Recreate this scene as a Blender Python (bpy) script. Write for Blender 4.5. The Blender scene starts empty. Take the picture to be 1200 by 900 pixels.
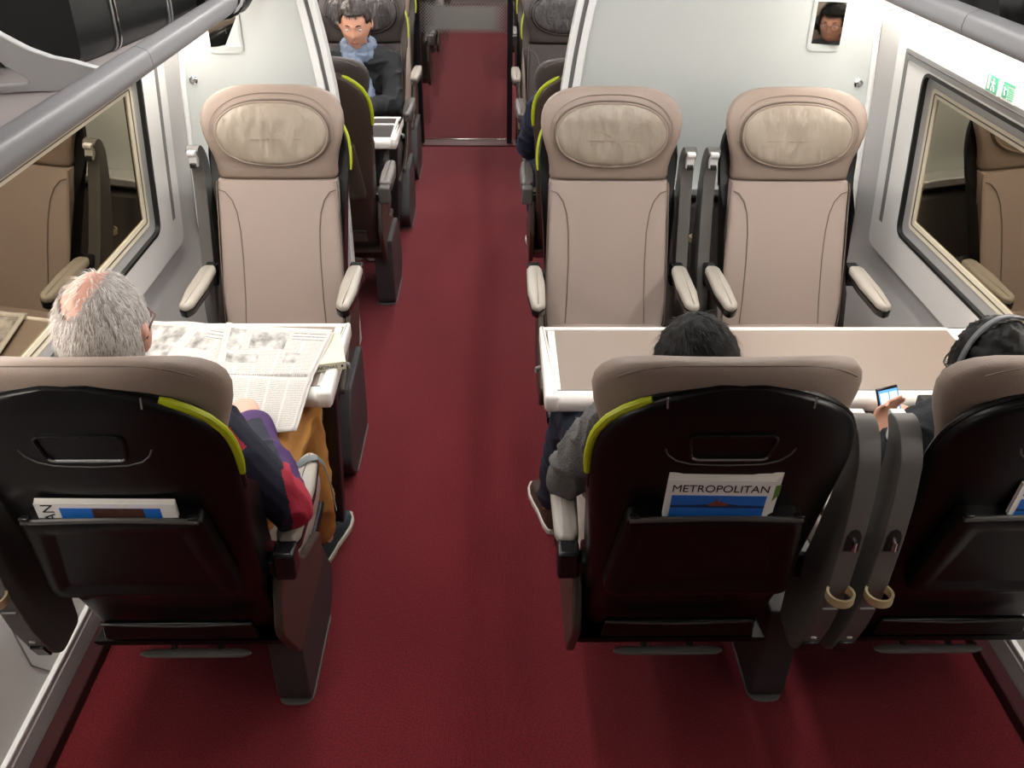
import bpy, math, random
from mathutils import Vector, Matrix, noise
random.seed(7)
PI = math.pi
scn = bpy.context.scene
COL = scn.collection

# ------------------------------------------------------------------ camera
Rr = Vector((0.99983152, -0.01604873, 0.00890919))
Ru = Vector((0.00085595, 0.52559603, 0.85073385))
Rf = Vector((0.01833584, 0.85058289, -0.52552121))
cam_d = bpy.data.cameras.new('camera')
cam_d.sensor_width = 36.0
cam_d.lens = 1060.0 / 1200.0 * 36.0
cam_d.clip_start = 0.02
cam = bpy.data.objects.new('camera', cam_d)
COL.objects.link(cam)
M = Matrix.Identity(4)
for i in range(3):
    M[i][0] = Rr[i]; M[i][1] = Ru[i]; M[i][2] = -Rf[i]
M[2][3] = 2.12
cam.matrix_world = M
scn.camera = cam

# ------------------------------------------------------------------ world, light, exposure
w = bpy.data.worlds.new('world'); scn.world = w
w.use_nodes = True
w.node_tree.nodes['Background'].inputs[0].default_value = (0.02, 0.018, 0.015, 1)
w.node_tree.nodes['Background'].inputs[1].default_value = 0.4
vs = scn.view_settings
vs.view_transform = 'Standard'; vs.look = 'None'; vs.gamma = 1.0; vs.use_curve_mapping = False
vs.exposure = 0.32
XC = 0.14          # middle of the coach
STRIP = 19.0        # ceiling strip radiance
RACKL = 20.0        # light strip under the racks


# ------------------------------------------------------------------ helpers
def lin(h):
    h = h.lstrip('#')
    v = [int(h[i:i + 2], 16) / 255 for i in (0, 2, 4)]
    return tuple((c / 12.92 if c <= .04045 else ((c + .055) / 1.055) ** 2.4) for c in v) + (1.0,)


MATS = {}


def mat(name, col, rough=0.5, metal=0.0, bump=0.0, bscale=200.0, var=0.0, vscale=8.0, emit=0.0, spec=0.5, sheen=0.0, coat=0.0, bstretch=None):
    if name in MATS: return MATS[name]
    m = bpy.data.materials.new(name); m.use_nodes = True
    nt = m.node_tree; b = nt.nodes['Principled BSDF']
    c = lin(col) if isinstance(col, str) else tuple(col)
    b.inputs['Base Color'].default_value = c
    b.inputs['Roughness'].default_value = rough
    b.inputs['Metallic'].default_value = metal
    b.inputs['Specular IOR Level'].default_value = spec
    if sheen: b.inputs['Sheen Weight'].default_value = sheen
    if coat: b.inputs['Coat Weight'].default_value = coat
    if emit:
        b.inputs['Emission Color'].default_value = c
        b.inputs['Emission Strength'].default_value = emit
    tc = nt.nodes.new('ShaderNodeTexCoord')
    if var:
        n = nt.nodes.new('ShaderNodeTexNoise'); n.inputs['Scale'].default_value = vscale; n.inputs['Detail'].default_value = 4
        nt.links.new(tc.outputs['Object'], n.inputs['Vector'])
        mx = nt.nodes.new('ShaderNodeMix'); mx.data_type = 'RGBA'
        mx.inputs[6].default_value = tuple(min(1, x * (1 - var)) for x in c[:3]) + (1,)
        mx.inputs[7].default_value = tuple(min(1, x * (1 + var)) for x in c[:3]) + (1,)
        nt.links.new(n.outputs['Fac'], mx.inputs[0]); nt.links.new(mx.outputs[2], b.inputs['Base Color'])
    if bump:
        n = nt.nodes.new('ShaderNodeTexNoise'); n.inputs['Scale'].default_value = bscale; n.inputs['Detail'].default_value = 3
        if bstretch:
            mp = nt.nodes.new('ShaderNodeMapping'); mp.inputs['Scale'].default_value = bstretch
            nt.links.new(tc.outputs['Object'], mp.inputs['Vector']); nt.links.new(mp.outputs[0], n.inputs['Vector'])
        else:
            nt.links.new(tc.outputs['Object'], n.inputs['Vector'])
        bp = nt.nodes.new('ShaderNodeBump'); bp.inputs['Strength'].default_value = bump; bp.inputs['Distance'].default_value = 0.004 if bscale > 30 else .016
        nt.links.new(n.outputs['Fac'], bp.inputs['Height']); nt.links.new(bp.outputs[0], b.inputs['Normal'])
    MATS[name] = m
    return m


class MB:
    def __init__(s): s.v = []; s.f = []; s.mi = []; s.cur = 0
    def add(s, vs_, fs_):
        o = len(s.v); s.v += [Vector(p) for p in vs_]
        for f in fs_: s.f.append([i + o for i in f]); s.mi.append(s.cur)
        return s
    def box(s, c, d, rz=0.0, rx=0.0, ry=0.0):
        R = Matrix.Rotation(rz, 3, 'Z') @ Matrix.Rotation(ry, 3, 'Y') @ Matrix.Rotation(rx, 3, 'X')
        p = [Vector(c) + R @ Vector((x * d[0] / 2, y * d[1] / 2, z * d[2] / 2)) for x in (-1, 1) for y in (-1, 1) for z in (-1, 1)]
        return s.add(p, [(0, 1, 3, 2), (4, 6, 7, 5), (0, 4, 5, 1), (2, 3, 7, 6), (0, 2, 6, 4), (1, 5, 7, 3)])
    def b2(s, a, b):
        return s.box([(a[i] + b[i]) / 2 for i in range(3)], [abs(b[i] - a[i]) for i in range(3)])
    def rings(s, loops, cap=True, closed=False):
        n = len(loops[0]); vs_ = [p for l in loops for p in l]; fs_ = []
        m = len(loops)
        for i in range(m if closed else m - 1):
            a = i * n; b = ((i + 1) % m) * n
            for j in range(n):
                k = (j + 1) % n
                fs_.append((a + j, a + k, b + k, b + j))
        if cap and not closed:
            fs_.append(tuple(reversed(range(n)))); fs_.append(tuple(range((m - 1) * n, m * n)))
        return s.add(vs_, fs_)
    def tube(s, path, r, seg=8, closed=False, flat=1.0, up=(0, 0, 1)):
        P = [Vector(p) for p in path]; n = len(P)
        if not isinstance(r, (list, tuple)): r = [r] * n
        loops = []; prev = None
        for i in range(n):
            if closed: t = P[(i + 1) % n] - P[i - 1]
            else: t = P[min(i + 1, n - 1)] - P[max(i - 1, 0)]
            t.normalize()
            if prev is None:
                ref = Vector(up)
                if abs(t.dot(ref)) > .95: ref = Vector((1, 0, 0))
                a = (ref - t * ref.dot(t)).normalized()
            else: a = (prev - t * prev.dot(t)).normalized()
            prev = a; b = t.cross(a)
            loops.append([P[i] + r[i] * (math.cos(2 * PI * k / seg) * a * flat + math.sin(2 * PI * k / seg) * b) for k in range(seg)])
        return s.rings(loops, True, closed)
    def prism(s, poly, depth, o=(0, 0, 0), u=(1, 0, 0), v=(0, 1, 0), n=None):
        u = Vector(u); v = Vector(v); n = Vector(n) if n else u.cross(v); o = Vector(o)
        a = [o + u * p[0] + v * p[1] for p in poly]; b = [q + n * depth for q in a]
        return s.rings([a, b])
    def stack(s, poly, levels, o, u, v, n, cx=None):
        """levels: list of (inset, height); poly is inset towards its centre by absolute amount"""
        u = Vector(u); v = Vector(v); n = Vector(n); o = Vector(o)
        loops = [[o + u * q[0] + v * q[1] + n * h for q in inset(poly, i)] for i, h in levels]
        return s.rings(loops)
    def sell(s, secs, n=24, fn=None):
        loops = []
        for (z, cx, cy, hx, hy, e) in secs:
            l = []
            for k in range(n):
                t = 2 * PI * k / n; c = math.cos(t); si = math.sin(t)
                x = cx + hx * math.copysign(abs(c) ** (2 / e), c); y = cy + hy * math.copysign(abs(si) ** (2 / e), si)
                p = Vector((x, y, z))
                if fn: p = fn(p)
                l.append(p)
            loops.append(l)
        return s.rings(loops)
    def caps(s, a, b, ra, rb, seg=14, flat=1.0, fdir=None):
        a = Vector(a); b = Vector(b); t = b - a; L = t.length
        t = t.normalized() if L > 1e-6 else Vector((0, 0, 1))
        ref = Vector(fdir) if fdir else (Vector((0, 0, 1)) if abs(t.z) < .9 else Vector((0, 1, 0)))
        x = (ref - t * ref.dot(t)).normalized(); y = t.cross(x)
        loops = []
        for k in range(1, 6):
            q = k / 6 * PI / 2; loops.append((a - t * ra * math.cos(q), ra * math.sin(q)))
        m = 6
        for k in range(m + 1): loops.append((a.lerp(b, k / m), ra + (rb - ra) * k / m))
        for k in range(5, 0, -1):
            q = k / 6 * PI / 2; loops.append((b + t * rb * math.cos(q), rb * math.sin(q)))
        return s.rings([[c + r * (math.cos(2 * PI * j / seg) * x * flat + math.sin(2 * PI * j / seg) * y) for j in range(seg)] for c, r in loops])
    def ball(s, c, r, seg=16, rot=None):
        c = Vector(c); r = r if isinstance(r, (tuple, list)) else (r, r, r); loops = []
        for i in range(1, seg // 2):
            ph = PI * i / (seg // 2) - PI / 2
            l = [Vector((r[0] * math.cos(ph) * math.cos(2 * PI * j / seg), r[1] * math.cos(ph) * math.sin(2 * PI * j / seg), r[2] * math.sin(ph))) for j in range(seg)]
            if rot: l = [rot @ p for p in l]
            loops.append([c + p for p in l])
        return s.rings(loops)
    def mesh(s, name='m', ang=35):
        me = bpy.data.meshes.new(name); me.from_pydata([tuple(p) for p in s.v], [], s.f); me.update()
        if any(s.mi): me.polygons.foreach_set('material_index', s.mi)
        smooth(me, ang)
        return me


def smooth(me, ang=35):
    me.polygons.foreach_set('use_smooth', [True] * len(me.polygons))
    if ang and ang < 180: me.set_sharp_from_angle(angle=math.radians(ang))
    me.update()


def inset(poly, d):
    if d == 0: return list(poly)
    n = len(poly); A = sum(poly[i][0] * poly[(i + 1) % n][1] - poly[(i + 1) % n][0] * poly[i][1] for i in range(n))
    sg = 1 if A > 0 else -1; out = []
    for i in range(n):
        p0, p1, p2 = poly[i - 1], poly[i], poly[(i + 1) % n]
        t = Vector((p2[0] - p0[0], p2[1] - p0[1]))
        if t.length < 1e-9: out.append(p1); continue
        t.normalize(); out.append((p1[0] - t.y * d * sg, p1[1] + t.x * d * sg))
    return out


def rpoly(pts, r, seg=5):
    n = len(pts); out = []
    rr = r if isinstance(r, (list, tuple)) else [r] * n
    for i in range(n):
        p = Vector(pts[i]); a = Vector(pts[i - 1]) - p; b = Vector(pts[(i + 1) % n]) - p
        ra = min(rr[i], a.length * .49, b.length * .49)
        p0 = p + a.normalized() * ra; p2 = p + b.normalized() * ra
        for k in range(seg + 1):
            t = k / seg; q = p0 * (1 - t) ** 2 + p * 2 * t * (1 - t) + p2 * t * t
            out.append((q.x, q.y))
    return out


def part(name, mb, m, parent=None, bev=0.0, ang=35, seg=2, label=None):
    me = mb.mesh(name, ang) if isinstance(mb, MB) else mb
    o = bpy.data.objects.new(name, me)
    for mm in (m if isinstance(m, (list, tuple)) else [m]): me.materials.append(mm)
    COL.objects.link(o)
    if parent: o.parent = parent
    if bev:
        b = o.modifiers.new('bevel', 'BEVEL'); b.width = bev; b.segments = seg; b.limit_method = 'ANGLE'; b.angle_limit = math.radians(40)
    if label: o['label'] = label
    return o


def thing(name, label, cat, loc=(0, 0, 0), rz=0.0, group=None):
    o = bpy.data.objects.new(name, None); COL.objects.link(o)
    o.empty_display_size = .1
    o.location = loc; o.rotation_euler = (0, 0, rz)
    return tag(o, label, cat, group)


def tag(o, label, cat, group=None):
    o['label'] = label; o['category'] = cat
    if group: o['group'] = group
    return o


def struct(name, mb, m, bev=0.0, ang=35, parent=None):
    o = part(name, mb, m, parent, bev, ang)
    if not parent: o['kind'] = 'structure'
    return o


def bake(o, mods):
    """evaluate modifiers into a plain mesh"""
    for k, a in mods:
        m = o.modifiers.new('m', k)
        for q, v in a.items(): setattr(m, q, v)
    dg = bpy.context.evaluated_depsgraph_get(); dg.update()
    me = bpy.data.meshes.new_from_object(o.evaluated_get(dg))
    return me


def fuse(mb, vox=0.008, sm=4, wr=0.0, wscale=14.0, wst=(1, 1, 1)):
    me = mb.mesh('tmp', 180); o = bpy.data.objects.new('tmp', me); COL.objects.link(o)
    r = bake(o, [('REMESH', dict(mode='VOXEL', voxel_size=vox)), ('SMOOTH', dict(factor=.6, iterations=sm))])
    bpy.data.objects.remove(o); bpy.data.meshes.remove(me)
    if wr:
        ns = [v.normal.copy() for v in r.vertices]
        for v, n in zip(r.vertices, ns):
            q = Vector((v.co.x * wst[0], v.co.y * wst[1], v.co.z * wst[2])) * wscale
            h = 1 - abs(noise.noise(q)) * 2.2
            v.co += n * wr * (h * h * h if h > 0 else 0) + n * wr * .5 * noise.noise(q * .4)
    smooth(r, 180)
    return r


def text_mesh(s, size, ext=0.0004, sx=1.0):
    c = bpy.data.curves.new('t', 'FONT'); c.body = s; c.size = size; c.extrude = ext; c.align_x = 'CENTER'; c.align_y = 'CENTER'
    o = bpy.data.objects.new('t', c); COL.objects.link(o)
    dg = bpy.context.evaluated_depsgraph_get(); dg.update()
    me = bpy.data.meshes.new_from_object(o.evaluated_get(dg))
    bpy.data.objects.remove(o)
    for v in me.vertices: v.co.x *= sx
    return me


def frame_mat(o, u, v):
    u = Vector(u).normalized(); v = Vector(v); v = (v - u * v.dot(u)).normalized(); n = u.cross(v)
    m = Matrix.Identity(4)
    for i in range(3): m[i][0] = u[i]; m[i][1] = v[i]; m[i][2] = n[i]; m[i][3] = o[i]
    return m


# ------------------------------------------------------------------ materials
m_wall = mat('wall_white_panel', '#d9d9d8', .35, coat=.2)
m_wallg = mat('wall_grey_panel', '#c2c0bf', .38)
m_surround = mat('window_surround_white', '#f2f1ef', .32, coat=.2)
m_part = mat('partition_silver_satin', '#d6dcda', .28, metal=.25)
m_trimw = mat('trim_white_metal', '#eef0f0', .25, coat=.3)
m_grey = mat('grey_metal', '#9b9b9b', .35, metal=.5)
m_slot = mat('slot_dark_grey', '#7b7a79', .5)
m_rail = mat('rack_grey', '#808082', .42)
m_tray = mat('rack_shelf', '#b5adab', .5)
m_black = mat('gasket_black', '#0a0a0a', .5)
m_ceil = mat('ceiling_white', '#e2e2e0', .5)
m_dark = mat('dark_recess', '#16100f', .7)
m_leather = mat('beige_leather', '#a1928a', .48, bump=.25, bscale=350, var=.04, vscale=6)
m_leather_side = mat('beige_headrest_leather', '#8d7d72', .5, bump=.2, bscale=350, var=.05, vscale=5)
m_pillow = mat('beige_pillow_leather', '#8e8375', .42, bump=.6, bscale=10, bstretch=(2.2, 2.2, .45), var=.05, vscale=9)
m_seam = mat('seam_thread', '#6f6257', .6)
m_dleather = mat('dark_brown_leather', '#3a3230', .45, bump=.25, bscale=300, var=.06)
m_dpillow = mat('dark_pillow_leather', '#2b2526', .3, bump=1.0, bscale=14, bstretch=(2.4, 2.4, .5))
m_shell = mat('black_seat_shell', '#0b0b0c', .34, spec=.35, bump=.06, bscale=900)
m_bshell = mat('brown_seat_shell', '#40362f', .38, bump=.06, bscale=900)
m_gloss = mat('black_plastic', '#18181a', .25)
m_lime = mat('lime_grab_strip', '#a9b51d', .38)
m_pad = mat('armrest_pad_grey_beige', '#a8a298', .42)
m_column = mat('column_grey_plastic', '#5c5a57', .42, bump=.05, bscale=700)
m_chrome = mat('chrome', '#d8d8d8', .15, metal=1.0)
m_gold = mat('champagne_ring', '#c4b78f', .3, metal=.35)
m_base = mat('seat_base_charcoal', '#3d3a3d', .5, bump=.1, bscale=500)
m_tabw = mat('table_white_trim', '#eceae6', .3)
m_tabi = mat('table_beige_inlay', '#8e8076', .45)
m_tabd = mat('table_dark_inlay', '#3b3534', .4)
m_legd = mat('table_leg_black', '#1d1c1e', .4)
m_paper = mat('newsprint_plain', '#e9e7e2', .8)
m_skin = mat('skin', '#d6a088', .5, var=.06, vscale=12, spec=.4)
m_skin2 = mat('skin_pale', '#dba794', .5, var=.10, vscale=14, spec=.4)
m_eye = mat('eye_white', '#e8e4df', .25)
m_iris = mat('iris_dark', '#2a1a12', .2)


def carpet():
    m = bpy.data.materials.new('red_carpet'); m.use_nodes = True; nt = m.node_tree; b = nt.nodes['Principled BSDF']
    b.inputs['Roughness'].default_value = .9; b.inputs['Specular IOR Level'].default_value = .15; b.inputs['Sheen Weight'].default_value = .15
    tc = nt.nodes.new('ShaderNodeTexCoord')
    wv = nt.nodes.new('ShaderNodeTexWave'); wv.wave_type = 'BANDS'; wv.bands_direction = 'X'; wv.inputs['Scale'].default_value = 60; wv.inputs['Distortion'].default_value = .6
    nt.links.new(tc.outputs['Object'], wv.inputs['Vector'])
    n = nt.nodes.new('ShaderNodeTexNoise'); n.inputs['Scale'].default_value = 180; n.inputs['Detail'].default_value = 3
    nt.links.new(tc.outputs['Object'], n.inputs['Vector'])
    n2 = nt.nodes.new('ShaderNodeTexNoise'); n2.inputs['Scale'].default_value = 3.0; n2.inputs['Detail'].default_value = 5
    nt.links.new(tc.outputs['Object'], n2.inputs['Vector'])
    r = nt.nodes.new('ShaderNodeValToRGB'); r.color_ramp.elements[0].position = .3; r.color_ramp.elements[1].position = .75
    r.color_ramp.elements[0].color = lin('#58131b'); r.color_ramp.elements[1].color = lin('#86222d')
    nt.links.new(n.outputs['Fac'], r.inputs['Fac'])
    r2 = nt.nodes.new('ShaderNodeValToRGB'); r2.color_ramp.elements[0].color = (.86, .86, .86, 1); r2.color_ramp.elements[1].color = (1.1, 1.1, 1.1, 1)
    nt.links.new(n2.outputs['Fac'], r2.inputs['Fac'])
    mx = nt.nodes.new('ShaderNodeMix'); mx.data_type = 'RGBA'; mx.blend_type = 'MULTIPLY'; mx.inputs[0].default_value = 1
    nt.links.new(r.outputs[0], mx.inputs[6]); nt.links.new(r2.outputs[0], mx.inputs[7]); nt.links.new(mx.outputs[2], b.inputs['Base Color'])
    a = nt.nodes.new('ShaderNodeMath'); a.operation = 'ADD'; nt.links.new(wv.outputs['Fac'], a.inputs[0]); nt.links.new(n.outputs['Fac'], a.inputs[1])
    bp = nt.nodes.new('ShaderNodeBump'); bp.inputs['Strength'].default_value = .5; bp.inputs['Distance'].default_value = .003
    nt.links.new(a.outputs[0], bp.inputs['Height']); nt.links.new(bp.outputs[0], b.inputs['Normal'])
    return m


def glassmat(name, refl, tint, trans):
    m = bpy.data.materials.new(name); m.use_nodes = True; nt = m.node_tree; nt.nodes.clear()
    out = nt.nodes.new('ShaderNodeOutputMaterial'); g = nt.nodes.new('ShaderNodeBsdfGlossy'); t = nt.nodes.new('ShaderNodeBsdfTransparent')
    g.inputs['Color'].default_value = lin(tint); g.inputs['Roughness'].default_value = .015; t.inputs['Color'].default_value = lin(trans)
    mx = nt.nodes.new('ShaderNodeMixShader'); mx.inputs[0].default_value = refl
    nt.links.new(t.outputs[0], mx.inputs[1]); nt.links.new(g.outputs[0], mx.inputs[2]); nt.links.new(mx.outputs[0], out.inputs['Surface'])
    return m


m_carpet = carpet()
m_glass = glassmat('window_glass_bronze', .62, '#d9cdb8', '#7a746a')
m_door = glassmat('door_glass', .06, '#ffffff', '#f2f2f0')
m_dglass = glassmat('dark_side_glass', .12, '#ffffff', '#5a5856')
m_mirror = mat('mirror_glass', '#c9c4be', .03, metal=1.0)


# ------------------------------------------------------------------ room shell
HALF = [(0.0, 1.345), (.10, 1.35), (.12, 1.365), (.30, 1.40), (.45, 1.445), (.60, 1.457), (.75, 1.447), (1.10, 1.428), (1.45, 1.398), (1.50, 1.396), (1.53, 1.475), (1.9, 1.455), (2.12, 1.20), (2.3, .90)]
def half(z):
    for (a, b), (c, d) in zip(HALF, HALF[1:]):
        if a <= z <= c: return b + (d - b) * (z - a) / (c - a)
    return HALF[-1][1]
Y0, Y1 = -1.6, 13.5
WIN = [(-1.15, .95), (1.28, 3.30), (4.45, 6.35), (7.5, 9.5), (10.2, 12.2)]
WZ = (.775, 1.385)

mb = MB().b2((XC - 1.45, Y0, -.08), (XC + 1.45, Y1, 0)); struct('floor', mb, m_carpet)
mb = MB().b2((XC - .95, Y0, 2.3), (XC + .95, Y1, 2.36)); struct('ceiling', mb, m_ceil)
T = .10
for sx, side in ((-1, 'left'), (1, 'right')):
    mb = MB()
    def strip(zs, y0, y1):
        inn = [(XC + sx * half(z), z) for z in zs]; ou = [(XC + sx * (half(z) + T), z) for z in reversed(zs)]
        pl = inn + ou
        mb.rings([[Vector((x, y0, z)) for x, z in pl], [Vector((x, y1, z)) for x, z in pl]])
    strip([0, .10, .12, .30, .45, .60, .69], Y0, Y1)
    strip([1.43, 1.45, 1.50, 1.53, 1.9, 2.12, 2.3], Y0, Y1)
    ys = [Y0] + [q for a, b in WIN for q in (a - .05, b + .05)] + [Y1]
    for k in range(0, len(ys), 2): strip([.69, 1.43], ys[k], ys[k + 1])
    struct('wall_' + side, mb, m_wallg, ang=30)
    # baseboard: dark carpeted upstand with white edge of the panel above
    mb = MB().b2((XC + sx * 1.345, Y0, .0), (XC + sx * 1.30, Y1, .045)); struct('baseboard_' + side, mb, mat('dark_red_upstand', '#3c1216', .9), .006)
    mb = MB().b2((XC + sx * 1.352, Y0, .112), (XC + sx * 1.369, Y1, .126)); struct('trim_' + ('1' if sx < 0 else '2'), mb, m_trimw, .003)
mb = MB().b2((XC - 1.6, Y0 - .08, 0), (XC + 1.6, Y0, 2.36)); struct('wall_front', mb, mat('front_wall_dark', '#4a4644', .5))
mb = MB().b2((XC - 1.6, Y1, 0), (XC + 1.6, Y1 + .08, 2.36)); struct('wall_back', mb, mat('end_wall_grey', '#8b8784', .5))


def wx_(sx, z): return XC + sx * (1.447 + (z - .75) * (1.398 - 1.447) / .70)


def ringframe(mb, A, B, x0, x1, xa=None, xb=None, sx=1):
    """ring between outer outline A and inner outline B (y,z lists, same length); x0 = wall side, x1 = room side"""
    n = len(A)
    mb.rings([[Vector((wx_(sx, p[1]) + x0, *p)) for p in A], [Vector((wx_(sx, p[1]) + x1, *p)) for p in A], [Vector((wx_(sx, p[1]) + (xb if xb is not None else x1), *p)) for p in B], [Vector((wx_(sx, p[1]) + (x0 if xa is None else xa), *p)) for p in B]], closed=True)


def rrect(y0, y1, z0, z1, r, sg=6): return rpoly([(y0, z0), (y1, z0), (y1, z1), (y0, z1)], r, sg)


wn = 0
for (a, b) in WIN[:4]:
    for sx in (-1, 1):
        wn += 1
        O = rrect(a - .26, b + .26, .63, 1.45, [.05, .05, .01, .01]); I = rrect(a, b, *WZ, .05)
        RR = lambda d: rrect(a + d, b - d, WZ[0] + d, WZ[1] - d, max(.008, .05 - d * .6))
        mb = MB(); ringframe(mb, O, I, sx * .02, -sx * .014, sx=sx)
        sur = struct('window_%d' % wn, mb, m_surround, ang=30)
        mb = MB(); ringframe(mb, inset(I, -.004), inset(I, .008), sx * .01, -sx * .017, sx=sx)
        part('gasket', mb, m_black, sur)
        mb = MB(); ringframe(mb, RR(0), RR(.045), sx * .02, -sx * .002, xb=sx * .010, sx=sx)
        part('reveal', mb, mat('reveal_grey', '#a3a3a2', .35, metal=.2), sur)
        mb = MB(); ringframe(mb, RR(.043), RR(.075), sx * .03, sx * .006, xb=sx * .014, sx=sx)
        part('inner_frame', mb, mat('inner_frame_cream', '#cfc8b4', .4), sur)
        mb = MB(); ringframe(mb, RR(.057), RR(.061), sx * .02, sx * .008, sx=sx)
        part('inner_groove', mb, mat('groove_brown', '#5a5246', .5), sur)
        mb = MB(); P = RR(.07)
        mb.rings([[Vector((wx_(sx, p[1]) + sx * .018, *p)) for p in P], [Vector((wx_(sx, p[1]) + sx * .024, *p)) for p in P]])
        part('pane', mb, m_glass, sur)
        mb = MB()
        def slab(y0, y1, z0, z1, h0, h1):
            mb.rings([[Vector((wx_(sx, z) - sx * h0, y, z)) for y, z in ((y0, z0), (y1, z0), (y1, z1), (y0, z1))], [Vector((wx_(sx, z) - sx * h1, y, z)) for y, z in ((y0, z0), (y1, z0), (y1, z1), (y0, z1))]])
        slab(b + .150, b + .180, .76, 1.43, .008, .0155); slab(a - .180, a - .150, .76, 1.43, .008, .0155)
        part('blind_guide', mb, m_slot, sur)
        mb = MB(); slab(a - .15, b + .15, 1.398, 1.416, .008, .020); slab(a - .15, b + .15, 1.424, 1.440, .008, .026)
        part('blind_rail', mb, m_grey, sur, .002)

# tunnel wall outside
for sx, side in ((-1, 'left'), (1, 'right')):
    mb = MB().b2((XC + sx * 2.6, Y0 - 3, -1), (XC + sx * 2.65, Y1 + 3, 3.2))
    struct('wall_outside_' + side, mb, mat('tunnel_wall', '#5d5345', .9, var=.2, vscale=1.2))

# partitions behind the far seats
def partition(x0, x1, aisle_edge, name, n):
    sg = 1 if aisle_edge > (x0 + x1) / 2 else -1      # direction of the aisle
    zs = [0, .10, .12, .30, .45, .60, .75, .9, 1.10, 1.2, 1.35, 1.45, 1.50, 1.53, 1.65, 1.78, 1.9, 2.0, 2.12, 2.29]
    def ax(z): return aisle_edge - sg * (.02 + .19 * max(0, (z - 1.1)) ** 1.4)
    def wx(z): return x0 if sg > 0 else x1
    L = [(XC - sg * (half(z) - .002), z) for z in zs] + [(ax(z) - sg * .07, z) for z in reversed(zs)]
    mb = MB().rings([[Vector((x, 3.80, z)) for x, z in L], [Vector((x, 3.835, z)) for x, z in L]])
    p = struct('wall_' + name, mb, m_part, ang=30)
    for (o0, o1, m, yy) in ((.072, .042, m_trimw, 3.785), (.042, .024, m_slot, 3.80), (.024, 0, m_trimw, 3.78)):
        L = [(ax(z) - sg * o0, z) for z in zs] + [(ax(z) - sg * o1, z) for z in reversed(zs)]
        mb = MB().rings([[Vector((x, yy, z)) for x, z in L], [Vector((x, 3.85, z)) for x, z in L]])
        part('edge_trim', mb, m, p, .003)
    return p
pL = partition(-1.32, -.63, -.625, 'partition_left', 1)
pR = partition(.25, 1.60, .245, 'partition_right', 2)
for sx, n in ((-1, '3'), (1, '4')):      # corner beads
    mb = MB().tube([(XC + sx * (half(z) - .012), 3.79, z) for z in (.13, .45, .62, 1.2, 1.45, 1.7)], .012, 8)
    struct('trim_' + n, mb, m_trimw)


def recess_mirror(cx, cz, yaw, name, label, tiltx=0.0):
    t = thing('wall_mirror', label, 'mirror', (cx, 3.80, cz))
    w2, h2 = .058, .080
    out = rpoly([(-w2 - .012, -h2 - .028), (w2 + .012, -h2 - .028), (w2 + .012, h2 + .012), (-w2 - .012, h2 + .012)], [.03, .03, .006, .006])
    inn = rpoly([(-w2, -h2), (w2, -h2), (w2, h2), (-w2, h2)], [.004] * 4)
    mb = MB(); mb.rings([[Vector((x, .0, z)) for x, z in out], [Vector((x, -.006, z)) for x, z in out], [Vector((x, -.008, z)) for x, z in inn], [Vector((x, .0, z)) for x, z in inn]], closed=True)
    part('frame', mb, m_part, t)
    c, s_ = math.cos(yaw), math.sin(yaw)
    o = part('mirror_pane', MB().box((0, -.010, 0), (w2 * 2, .004, h2 * 2)), m_mirror, t)
    o.rotation_euler = (tiltx, 0, yaw)
    return t
recess_mirror(1.325, 1.462, -.232, 'r', 'small mirror set in the right partition, showing a face with glasses', .0)
recess_mirror(-1.075, 1.44, .30, 'l', 'small dark mirror set in the left partition above the lone seat', .16)
for x, s in ((-1.227, 'left'), (1.497, 'right')):
    t = thing('coat_hook', 'small round metal coat hook on the %s partition near the window wall' % s, 'hook', (x, 3.80, 1.228))
    mb = MB(); loops = [[Vector((r * math.cos(2 * PI * k / 20), y, r * math.sin(2 * PI * k / 20))) for k in range(20)] for r, y in ((.018, 0), (.018, -.006), (.013, -.010), (.011, -.006), (.006, -.006))]
    mb.rings(loops); part('rosette', mb, m_chrome, t)
    part('peg', MB().tube([(0, 0, 0), (0, -.022, 0)], [.005, .006], 12), m_grey, t)
# ledge and box under the partitions
for x0, x1, s in ((.30, 1.52, 'right'), (-1.24, -.70, 'left')):
    t = thing('service_ledge', 'low grey metal ledge unit along the foot of the %s partition' % s, 'ledge', ((x0 + x1) / 2, 3.72, 0))
    hw = (x1 - x0) / 2
    part('ledge_bar', MB().b2((-hw, -.03, .78), (hw, .078, .815)), mat('ledge_silver', '#c9cbcb', .25, metal=.5), t, .006)
    part('ledge_box', MB().b2((-hw, .0, .0), (hw, .078, .74)), m_column, t, .02)

mb = MB().tube([(XC - half(z) + .001, y, z) for y, z in ((1.92, .62), (1.83, .54), (1.74, .42), (1.69, .30), (1.68, .20), (1.72, .13))], .0025, 6)
struct('trim_7', mb, m_slot)
# ceiling lights
for k, x in enumerate((XC - .55, XC + .55)):
    for j, (ya, yb) in enumerate(((-1.5, -1.3), (1.7, 3.5), (4.0, 6.7), (7.2, 10.0), (10.3, 13.2))):
        t = thing('ceiling_light', 'long white strip light in the ceiling, %s row, %s along the coach' % (('left', 'right')[k], ('first', 'second', 'third', 'fourth', 'fifth')[j]), 'light', (x, (ya + yb) / 2, 2.30), 0, 'ceiling strip lights')
        hl = (yb - ya) / 2
        part('diffuser', MB().b2((-.06, -hl, -.022), (.06, hl, -.004)), mat('diffuser', '#fdfaf7', .5, emit=STRIP), t)
        part('frame', MB().b2((-.075, -hl - .02, -.012), (.075, hl + .02, .004)), m_grey, t)

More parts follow.
